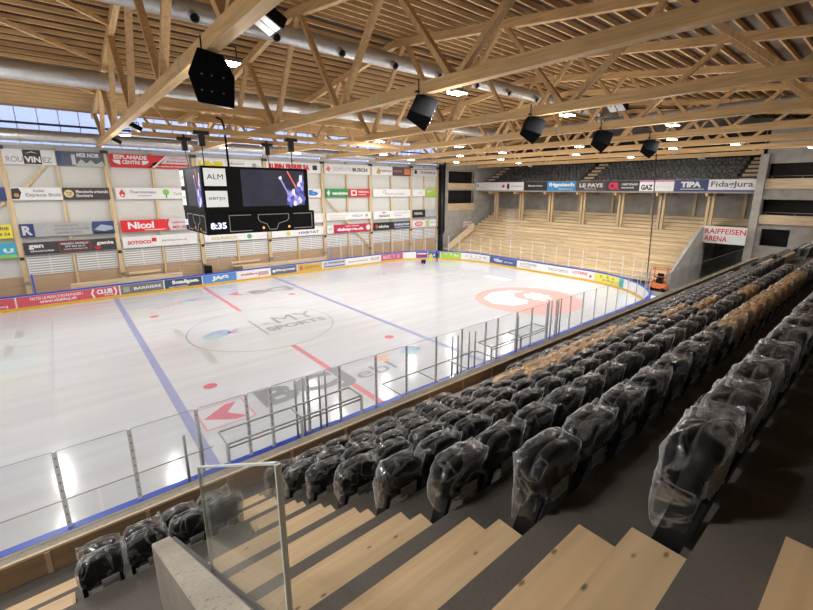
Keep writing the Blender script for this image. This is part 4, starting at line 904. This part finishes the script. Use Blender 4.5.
for k, (x, rad) in enumerate(((31.4, .16), (31.85, .24), (32.3, .14))):
    tag(MB().tube([(x, 16.35, 12.6), (x, 16.35, 3.2), (x - .5, 16.35, 2.2), (x - .5, 16.35, .05)] if k == 2 else [(x, 16.35, 12.6), (x, 16.35, .05)], rad, 14).build('vertical_pipe', 'black' if k != 1 else 'black_metal'), 'black vertical pipe in the far left corner, %s one' % ('left', 'middle thick', 'right bent')[k], 'pipe', 'pipes in the corner')
# right tower: facade at x=39.3
rt = MB()
def tb(y0, y1, z0, z1, d=.5): rt.box(39.3, 39.3 + d, y0, y1, z0, z1)
tb(-17.6, -17.0, 0, 14.3); tb(-34, -17.6, 11.2, 14.3); tb(-34, -17.6, 8.1, 9.0); tb(-34, -17.6, 5.5, 5.95); tb(-34, -19.9, 0, 5.5); tb(-17.9, -17.6, 0, 5.5); tb(-19.9, -17.9, 0, 3.95)
rt.box(38.7, 39.3, -17.6, -17.0, 0, 12)
struct(rt, 'wall_tower', 'conc_light')
struct(MB().box(41, 41.2, -34, -17.6, 0, 14), 'wall_tower_recess', 'dark')
struct(MB().box(39.3, 44.7, -17.3, -17.05, 6.2, 14.3), 'wall_balcony_end', 'conc_light')
for k, (z0, z1) in enumerate(((9.0, 9.9), (5.95, 6.75))):
    tag(MB().box(39.1, 39.3, -34, -17.6, z0, z1).build('balcony_parapet', 'plank_y'), 'light wooden balcony parapet on the right tower, %s' % ('upper', 'lower')[k], 'parapet', 'right tower parapets')
    rl = MB().tube([(39.2, -34, z1 + .22), (39.2, -17.6, z1 + .22)], .025, 8)
    for j in range(8): rl.tube([(39.2, -18 - j * 2, z1), (39.2, -18 - j * 2, z1 + .22)], .02, 6)
    tag(rl.build('hand_rail', 'galv'), 'thin steel handrail on the %s balcony of the right tower' % ('upper', 'lower')[k], 'handrail', 'right tower handrails')
# passage with sign
struct(MB().box(42.5, 42.7, -17.2, -13.7, 0, 4.9), 'wall_passage', 'dark')
t = thing('arena_sign', (38.2, -15.4, 3.95), 'white wall sign with red two-line lettering above the dark passage', 'sign')
sub(t, 'board', MB().box(38.2, 38.3, -17.1, -13.75, 3.95, 5.55), 'lamwhite')
put_text('RAIFFEISEN', lambda a, b: (38.195, -13.85 - 3.2 * a, 4.85 + .5 * b), t, (.66, .02, .04), bold=.02)
put_text('ARENA', lambda a, b: (38.195, -13.85 - 1.85 * a, 4.15 + .5 * b), t, (.66, .02, .04), bold=.02)
struct(MB().box(38.3, 40.0, -17.05, -13.7, 3.95, 5.5), 'trim_4', 'plank')
# lift machine
t = thing('scissor_lift', (30.9, -12.6, .05), 'small orange lift machine parked by the right foot of the terrace', 'lift machine')
tx, ty = 31.0, -12.9
sub(t, 'chassis', MB().box(tx - .5, tx + .6, ty - .75, ty + .75, .3, .75), 'orange', bevel=.05)
for a in (-.5, .5):
    for b in (-.35, .4): sub(t, 'wheel', MB().tube([(tx + b, ty + a - .12, .27), (tx + b, ty + a + .12, .27)], .22, 14), 'black')
gr = MB()
for a in (-.65, .65):
    for b in (-.4, .5): gr.bar((tx + b, ty + a, .75), (tx + b, ty + a, 2.05), .07, .07)
    gr.bar((tx - .4, ty + a, 2.05), (tx + .5, ty + a, 2.05), .07, .07)
for b in (-.4, .5): gr.bar((tx + b, ty - .65, 2.05), (tx + b, ty + .65, 2.05), .07, .07); gr.bar((tx + b, ty - .65, 1.4), (tx + b, ty + .65, 1.4), .05, .05)
sub(t, 'cage', gr, 'orange')
sub(t, 'driver_seat', MB().box(tx - .2, tx + .2, ty - .25, ty + .25, .75, 1.1).box(tx + .1, tx + .2, ty - .25, ty + .25, 1.1, 1.6), 'black')
sub(t, 'scissor_arms', MB().bar((tx, ty - .6, .8), (tx, ty + .5, 1.3), .06, .08).bar((tx, ty + .6, .8), (tx, ty - .5, 1.3), .06, .08), 'black_metal')

# ------------------------------------------------------------------ near grandstand
ZK = {-4: 8.94, -3: 8.41, -2: 7.89, -1: 7.375, 0: 6.868, 1: 6.365, 2: 5.872, 3: 5.392, 4: 4.919, 5: 4.456, 6: 4.0, 7: 3.555}
YK = lambda k: -25.43 + .8 * k            # nose (front edge) of tier k
WY = -19.52
def profile(k0, back=True):
    p = []
    y_b = -33.9 if k0 == -4 else YK(k0) - .8
    for k in range(k0, 8):
        yn = YK(k) if k < 7 else WY
        p.append((YK(k) - .8 if k > k0 else y_b, ZK[k])); p.append((yn, ZK[k]))
    p.append((WY, .05)); p.append((y_b, .05))
    return p
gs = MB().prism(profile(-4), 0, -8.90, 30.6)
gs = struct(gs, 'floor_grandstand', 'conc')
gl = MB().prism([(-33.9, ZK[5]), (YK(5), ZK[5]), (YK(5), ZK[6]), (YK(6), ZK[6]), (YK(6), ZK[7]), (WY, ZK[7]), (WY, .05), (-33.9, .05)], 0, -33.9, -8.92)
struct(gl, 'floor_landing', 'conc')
# joints between the concrete units: slim lighter seams
jm = plain('joint_sealant', (.17, .15, .13), .8)
for x in [-5.0 + 2.45 * i for i in range(14)]:
    s = MB()
    for k in range(-3, 8):
        yn = YK(k) if k < 7 else WY
        s.box(x - .012, x + .012, YK(k) - .8, yn + .003, ZK[k], ZK[k] + .004)
        if k < 7: s.box(x - .012, x + .012, yn, yn + .004, ZK[k + 1], ZK[k])
    sub(gs, 'joint', s, jm)
# front wall, coping, inner boarding
struct(MB().box(-34, 30.6, WY, WY + .17, 0, 3.85), 'wall_rink_side', 'conc_light')
struct(MB().box(-34, 30.6, WY - .02, WY + .18, 3.85, 3.93), 'trim_5', 'conc_top')
struct(MB().box(-34, 30.6, WY - .06, WY - .02, 3.90, 3.935), 'trim_9', 'plank')
ib = MB().box(-33.9, 30.6, WY - .06, WY - .01, 3.56, 3.90)
struct(ib, 'trim_6', 'fascia')
sl = MB()
x = -33
while x < 30: sl.box(x, x + .06, WY - .075, WY - .06, 3.56, 3.90); x += 1.2
struct(sl, 'trim_7', 'ply')
# glass guard on the wall to the left and right
def guard(x0, x1, z1, lb, step=1.5):
    t = thing('glass_guard', (x0, WY + .12, 3.93), lb, 'glass guard', 'glass guards on the stand wall')
    x = x0
    while x < x1 - .2:
        b = min(x + step, x1)
        sub(t, 'pane', MB().box(x + .02, b - .02, WY + .11, WY + .122, 3.93, z1 - .02), 'glass'); x = b
    sub(t, 'top_rail', MB().box(x0, x1, WY + .108, WY + .125, z1 - .02, z1 - .008), 'steel')
guard(-20, -7.9, 4.5, 'low glass guard with thin rail on the stand wall at lower left')
guard(12.5, 30.5, 4.95, 'glass guard on the stand wall towards the far end', 2.0)
tag(MB().box(-3.2, -.9, WY - .75, WY - .08, 3.56, 3.62).build('timber_platform', 'plank'), 'flat light wooden platform between the stand wall and first seats', 'platform')

# wooden aisle steps (two treads per tier)
def steps(x0, x1, ks, who):
    for k in ks:
        # box stands on tier k+1 in front of the riser of tier k
        zb = ZK[k + 1]; h = ZK[k] - zb; yr = YK(k)
        t = thing('aisle_step', ((x0 + x1) / 2, yr + .27, zb), '%s, %s above the rink wall' % (who, ORD[7 - k]), 'wooden step', who + ' units')
        for n_, (ya, yb, zt) in enumerate(((yr + .27, yr + .535, zb + h / 3), (yr + .002, yr + .27, zb + 2 * h / 3))):
            sub(t, 'tread', MB().box(x0, x1, ya, yb + .012, zt - .04, zt), 'step')
            sub(t, 'riser', MB().box(x0, x1, yb - .03, yb, zb, zt - .04), 'step')
steps(-8.9, -7.43, range(-3, 4), 'two-tread knotty wooden step in the main aisle')
steps(-8.05, -7.43, range(4, 7), 'narrow wooden step at the foot of the main aisle')
steps(-11.3, -9.87, range(5, 7), 'pale two-tread wooden step in the left aisle')

# ------------------------------------------------------------------ seats
def superell(cx, cy, cz, a, b, c, e1, e2, nu, nv, fn=None):
    vs = []; fs = []
    sg = lambda v, e: math.copysign(abs(v) ** e, v)
    for i in range(nv + 1):
        ph = -math.pi / 2 + math.pi * i / nv
        for j in range(nu):
            th = 2 * math.pi * j / nu
            p = Vector((cx + a * sg(math.cos(ph), e1) * sg(math.cos(th), e2), cy + b * sg(math.cos(ph), e1) * sg(math.sin(th), e2), cz + c * sg(math.sin(ph), e1)))
            if fn: p = fn(p)
            vs.append(tuple(p))
    for i in range(nv):
        for j in range(nu): fs.append((i * nu + j, i * nu + (j + 1) % nu, (i + 1) * nu + (j + 1) % nu, (i + 1) * nu + j))
    return vs, fs
# local frame: origin at the nose of the tier behind, +y towards the rink, seat hangs in front of the riser
def seat_meshes():
    ms = {}
    v, f_ = superell(0, .10, .195, .238, .05, .185, .4, .45, 20, 14,
                     lambda p: Vector((p.x, p.y - .55 * p.x * p.x + .03 - .16 * (p.z - .1), p.z - (.7 * p.x * p.x if p.z > .2 else 0))))
    mb = MB().add(v, f_, True); ms['backrest'] = mb.mesh('backrest')
    v, f_ = superell(0, .18, .17, .21, .05, .17, .5, .5, 16, 8)
    mb = MB().add(v, f_, True); ms['seat_pan'] = mb.mesh('seat_pan')
    mb = MB()
    for s in (-1, 1): mb.bar((s * .20, .20, -.46), (s * .20, .07, .12), .045, .12, (0, 1, 0))
    mb.box(-.22, .22, .1, .14, -.02, .03)
    ms['side_frame'] = mb.mesh('side_frame')
    mb = MB().box(-.02, .20, .055, .065, -.03, .075)
    ms['number_plate'] = mb.mesh('number_plate')
    return ms
SM = seat_meshes()
def cover_mesh(seed):
    rnd = random.Random(seed); off = Vector((rnd.uniform(0, 50), rnd.uniform(0, 50), rnd.uniform(0, 50)))
    pk = (rnd.choice((-1, 1, 1)), rnd.uniform(.05, .13)); pk2 = rnd.uniform(0, .05)
    def fn(p):
        q = Vector((p.x, p.y, p.z))
        q.z -= .7 * p.x * p.x * (1 if p.z > .2 else 0)
        q.y += -.12 * (p.z - .1)
        n = noise.noise(p * 6 + off); n2 = noise.noise(p * 15 + off * 2)
        d = (1 - abs(n)) ** 3 * .030 + (1 - abs(n2)) ** 4 * .010 - .025
        c = Vector((0, .13, .22)); dr = (q - c); dr.z *= .7; dr.normalize(); q += dr * d
        if p.z < .16:      # the bag hangs lower round the side frames
            k = min(1, (.16 - p.z) * 7); sx = min(1, max(0, (abs(p.x) - .13) / .09)); q.z -= k * sx * (.15 + .07 * noise.noise(off + p * 3)); q.x *= 1 - .12 * k * sx
        for sx, am in ((pk[0], pk[1]), (-pk[0], pk2)):
            dd = Vector((p.x - sx * .235, p.z - .33)).length
            w = max(0, 1 - dd / .095); q.z += am * w * w * 1.2; q.x += sx * am * .45 * w
        return q
    v, f_ = superell(0, .145, .20, .262, .122, .205, .36, .5, 44, 26, fn)
    mb = MB().add(v, f_, True); return mb.mesh('plastic_cover')
COVN = 8
COV = [cover_mesh(100 + i) for i in range(COVN)]
for k in ('seat_pan', 'side_frame', 'backrest'): SM[k].materials.append(M['black'])
SMO = {}
for k in ('seat_pan', 'backrest'):
    SMO[k] = SM[k].copy(); SMO[k].materials.clear(); SMO[k].materials.append(M['orange_seat'])
SM['number_plate'].materials.append(colm((.45, .44, .42)))
COVO = []
for me in COV:
    m2 = me.copy(); me.materials.append(M['film']); m2.materials.append(M['film_o']); COVO.append(m2)
def make_seat(loc, label, tan, ci):
    t = bpy.data.objects.new('stadium_seat', None); COL.objects.link(t); t.location = loc; t.empty_display_size = .1
    tag(t, label, 'seat', 'tan seats in plastic wrap' if tan else 'black seats in plastic wrap')
    for k in ('backrest', 'seat_pan', 'side_frame', 'number_plate'):
        o = bpy.data.objects.new(k, SMO[k] if tan and k in SMO else SM[k]); COL.objects.link(o); o.parent = t
    o = bpy.data.objects.new('plastic_cover', (COVO if tan else COV)[ci]); COL.objects.link(o); o.parent = t
    return t
PITCH = .53
def is_tan(k, x):
    if k in (5, 4): return -2.8 < x < 3.4
    if k == 3: return 2.0 < x < 3.5
    if k == 2: return 1.8 < x < 3.3
    if k == 1: return 1.5 < x < 2.8
    if k == 0: return -3.35 < x < 1.9
    return False
def is_tan2(k, x): return (k in (3, 4) and 17 < x < 19.5) or (k == 2 and 22 < x < 24)
rows = []     # (k, x, label)
rown = {6: 'first', 5: 'second', 4: 'third', 3: 'fourth', 2: 'fifth', 1: 'sixth', 0: 'seventh', -1: 'eighth'}
for k in range(-1, 7):
    n_ = 0; x = -7.43 + .27
    while x < 6.7:
        n_ += 1
        if not (k == 6 and -3.2 < x < -1.0):
            tn_ = is_tan(k, x); rows.append((k, x, tn_, '%s wrapped seat, %s row up from the rink, %s from the wooden aisle steps' % ('tan' if tn_ else 'black', rown[k], ORD[n_])))
        x += PITCH
for k in (5, 6):
    for j in range(4): rows.append((k, -9.58 + j * .45, False, 'black wrapped seat left of the glass panel, %s row, %s from the left' % (('front' if k == 6 else 'back'), ORD[j + 1])))
for k in range(-1, 7):
    n_ = 0; x = 17.0 if k in (1, 2) else 7.14
    while x < 30.2:
        n_ += 1; tn_ = is_tan2(k, x)
        if not 19.8 < x < 21.2: rows.append((k, x, tn_, '%s wrapped seat in the far half of the stand, %s row up, %s along it' % ('tan' if tn_ else 'black', rown[k], ORD[min(n_, len(ORD) - 1)])))
        x += PITCH
cp = Vector((CX, CY, CZ))
rows.sort(key=lambda q: (Vector((q[1], YK(q[0]), ZK[q[0]])) - cp).length)
rnd = random.Random(3)
for q in rows[:300]:
    k, x, tn_, lb = q
    st = make_seat((x, YK(k) + .0, ZK[k]), lb, tn_, rnd.randrange(COVN))
    if x < -8: st.scale = (.84, 1, 1)
def lowseat(mb, x, y, z, fx=0):
    """small wrapped seat: arched back, pan"""
    w = .235
    pts = [(-w, -.12), (w, -.12), (w, .28), (w * .75, .37), (0, .41), (-w * .75, .37), (-w, .28)]
    n_ = len(pts)
    if fx == 0: P3 = lambda a, b, d: (x + a, y + d, z + b)
    else: P3 = lambda a, b, d: (x + d, y + a, z + b)
    vs = [P3(a, b, .02 + .06 * (b < 0)) for a, b in pts] + [P3(a * .92, b * .95, .2) for a, b in pts]
    mb.add(vs, [tuple(range(n_)), tuple(reversed(range(n_, 2 * n_)))] + [(i, (i + 1) % n_, n_ + (i + 1) % n_, n_ + i) for i in range(n_)])
def wrapmat(name, base):
    mt, nt, b, N, L = newmat(name)
    tc = N.new('ShaderNodeTexCoord'); no = N.new('ShaderNodeTexNoise'); no.inputs['Scale'].default_value = 6; no.inputs['Detail'].default_value = 4; no.inputs['Distortion'].default_value = 1
    L.new(tc.outputs['Object'], no.inputs['Vector']); rp = N.new('ShaderNodeValToRGB'); L.new(no.outputs['Fac'], rp.inputs[0])
    rp.color_ramp.elements[0].position = .45; rp.color_ramp.elements[1].position = .68
    rp.color_ramp.elements[0].color = base + (1,); rp.color_ramp.elements[1].color = tuple(min(1, .26 + x) for x in base) + (1,)  # film highlights put into the base colour as paler noise
    L.new(rp.outputs[0], b.inputs['Base Color']); b.inputs['Roughness'].default_value = .3
    bp = N.new('ShaderNodeBump'); bp.inputs['Strength'].default_value = .8; bp.inputs['Distance'].default_value = .05
    L.new(no.outputs['Fac'], bp.inputs['Height']); L.new(bp.outputs[0], b.inputs['Normal']); return mt
M['wrap_black'] = wrapmat('wrapped_black', (.02, .02, .022)); M['wrap_tan'] = wrapmat('wrapped_tan', (.6, .42, .22))
mbk, mtn = MB(), MB()
for k, x, tn_, lb in rows[300:]: lowseat(mtn if tn_ else mbk, x, YK(k), ZK[k])
tag(mbk.build('stadium_seats', 'wrap_black'), 'mass of distant black wrapped seats in the near stand', 'seats', kind='stuff')
if mtn.v: tag(mtn.build('stadium_seats', 'wrap_tan'), 'few distant tan wrapped seats in the near stand', 'seats', kind='stuff')
mb = MB()
for j in range(6):
    y = 14.4
    while y > -14.9:
        if not -.7 < y < .9: lowseat(mb, 40.0 + j * .85 + .3, y, 9.35 + (j) * .42 + .35, 1)
        y -= .52
tag(mb.build('balcony_seats', 'wrap_black'), 'rows of black wrapped seats on the balcony above the far terrace', 'seats', kind='stuff')

# ------------------------------------------------------------------ foreground parapet with glass panel
def zpar(y): return 5.2 - (y + 22.0) * .80 * .995
x0, x1 = -9.13, -8.66
# far end top 5.2 at y=-22, slope .8 per metre rising towards the camera side
pp_ = [(-22.0, 4.46), (-22.0, 5.2), (-25.0, 7.0), (-28.5, 9.1 - .0), (-28.5, 4.46)]
pp_ = [(-22.0, 4.46), (-22.0, 5.2), (-27.9, 5.2 + 5.9 * .60), (-27.9, 4.46)]
t = thing('concrete_parapet', (-8.9, -22, 4.46), 'rough sloping concrete parapet beside the foreground steps, glass set into it', 'parapet')
sub(t, 'wall', MB().prism(pp_, 0, x0, -8.955), 'conc_top', bevel=.012)
sub(t, 'glass_channel', MB().prism([(a, b - .03 if b > 5 else b) for a, b in pp_], 0, -8.955, -8.915), 'black_metal')
# glass balustrade panel standing in the channel
zt = lambda y: 5.2 - (y + 22) * .60
t = thing('glass_balustrade', (-8.935, -24, 6.3), 'clear glass balustrade panel with greenish edge standing beside the foreground steps', 'glass panel')
gx = -8.935
ya, yb = -23.95, -25.32
top = lambda y: 7.14 - (y + 23.95) * .575
pg = [(ya, zt(ya) - .04), (yb, zt(yb) - .04), (yb, top(yb)), (ya, top(ya))]
sub(t, 'pane', MB().prism(pg, 0, gx - .008, gx + .008), glass('balustrade_glass', (.96, .97, .96), .10, .04, (.7, .68, .62)))
sub(t, 'end_edge', MB().box(gx - .010, gx + .010, yb - .012, yb, zt(yb) - .04, top(yb)), 'glassedge', 'thick pale green edge')
sub(t, 'top_edge', MB().bar((gx, ya, top(ya)), (gx, yb, top(yb)), .016, .008), 'glassedge')
sub(t, 'far_edge', MB().box(gx - .008, gx + .008, ya, ya + .006, zt(ya) - .04, top(ya)), 'glassedge')

# ------------------------------------------------------------------ team bench shelters behind the near boards
def shelter(x0, x1, yf, yb, z, nx, lb, glassroof=True):
    t = thing('bench_shelter', ((x0 + x1) / 2, (yf + yb) / 2, .05), lb, 'bench shelter', 'bench shelters at the near boards')
    rl = MB()
    for y in (yf, yb): rl.tube([(x0, y, z), (x1, y, z)], .03, 8)
    rl.tube([(x0, yb, z - .12), (x1, yb, z - .12)], .025, 8)
    for i in range(nx + 1):
        x = x0 + (x1 - x0) * i / nx; rl.tube([(x, yf, z), (x, yb, z)], .028, 8)
    sub(t, 'roof_frame', rl, 'steel')
    for i in range(nx + 1):
        x = x0 + (x1 - x0) * i / nx
        sub(t, 'post', MB().tube([(x, yb, .05), (x, yb, z)], .045, 8), 'steel')
    for i in range(nx):
        a = x0 + (x1 - x0) * i / nx; b = x0 + (x1 - x0) * (i + 1) / nx
        sub(t, 'back_pane', MB().box(a + .05, b - .05, yb - .006, yb + .006, .6, z - .14), 'rinkglass')
        if glassroof: sub(t, 'roof_pane', MB().box(a + .05, b - .05, yb, yf, z + .0, z + .01), 'rinkglass')
shelter(-6.85, -2.7, -15.24, -16.0, 2.32, 2, 'left steel-framed bench shelter behind the near boards')
shelter(-1.3, 3.7, -15.24, -16.5, 2.0, 3, 'middle low steel-framed bench shelter behind the near boards', True)
shelter(3.85, 8.0, -15.24, -16.0, 2.34, 2, 'right steel-framed bench shelter behind the near boards')
tag(MB().box(-1.2, 3.6, -17.0, -16.6, .05, 1.55).build('service_bench', 'galv'), 'long grey service counter behind the middle bench shelter', 'counter')

# ------------------------------------------------------------------ two people at the far boards
def person(loc, label, suit, rz, bend, h):
    t = thing('person', loc, label, 'person', rz=rz)
    me = bpy.data.meshes.new('body')
    L_ = [(0, 0, .92), (0, .0 + bend * .12, 1.12), (0, bend * .30, 1.34), (0, bend * .38, 1.46), (0, bend * .44, 1.58), (0, bend * .46, 1.70),
          (-.1, 0, .88), (-.11, .05, .48), (-.12, -.02, .08), (-.12, .12, .04), (.1, 0, .88), (.11, .12, .48), (.12, .06, .08), (.12, .2, .04),
          (-.19, bend * .30, 1.34), (-.25, bend * .36 + .08, 1.08), (-.2, bend * .4 + .3, .92), (.19, bend * .30, 1.34), (.25, bend * .36 + .08, 1.08), (.2, bend * .4 + .3, .92)]
    E_ = [(0, 1), (1, 2), (2, 3), (3, 4), (4, 5), (0, 6), (6, 7), (7, 8), (8, 9), (0, 10), (10, 11), (11, 12), (12, 13), (2, 14), (14, 15), (15, 16), (2, 17), (17, 18), (18, 19)]
    me.from_pydata([(a * h, b * h, c * h) for a, b, c in L_], E_, [])
    me.materials.append(suit)
    o = bpy.data.objects.new('body', me); COL.objects.link(o); o.parent = t
    md = o.modifiers.new('skin', 'SKIN'); sv = me.skin_vertices
    if not sv:
        bpy.context.view_layer.objects.active = o
    R = [.14, .15, .17, .06, .1, .09, .1, .075, .05, .045, .1, .075, .05, .045, .07, .05, .04, .07, .05, .04]
    if me.skin_vertices:
        for i, rr_ in enumerate(R): me.skin_vertices[0].data[i].radius = (rr_ * h, rr_ * h)
        me.skin_vertices[0].data[0].use_root = True
    s = o.modifiers.new('sub', 'SUBSURF'); s.levels = 1; s.render_levels = 1
    hp = Vector((0, bend * .45, 1.66)) * h
    v, f_ = superell(hp.x, hp.y, hp.z + .03, .115 * h, .125 * h, .13 * h, 1, 1, 14, 8)
    sub(t, 'face', MB().add([tuple(Vector(q)) for q in superell(hp.x, hp.y + .02, hp.z, .1 * h, .11 * h, .13 * h, 1, 1, 14, 8)[0]], f_, True), 'skin').location = (0, 0, 0)
    hm = MB().add([q for q in v], f_, True).build('cap', 'navy'); hm.parent = t; hm.location = (0, 0, .03 * h); hm.scale = (1, 1, 1)
    return t
person((25.0, 11.1, .0), 'crouching person in a yellow high-visibility jacket working on the ice by the far boards', M['hivis'], 2.6, .9, .78)
person((26.3, 11.3, .0), 'person in dark clothes standing bent over beside the high-visibility worker', M['navy'], -.6, .6, .74)
t = thing('ice_edger', (24.0, 11.3, 0), 'small dark ice edging machine beside the yellow-jacketed worker', 'machine')
sub(t, 'motor', MB().box(23.8, 24.3, 11.1, 11.45, .15, .5), 'black_metal', bevel=.04)
sub(t, 'handle', MB().tube([(24.3, 11.3, .4), (24.8, 11.2, .95)], .03, 8), 'steel')
for y in (11.05, 11.5): sub(t, 'wheel', MB().tube([(24.0, y - .04, .13), (24.0, y + .04, .13)], .13, 12), 'black')
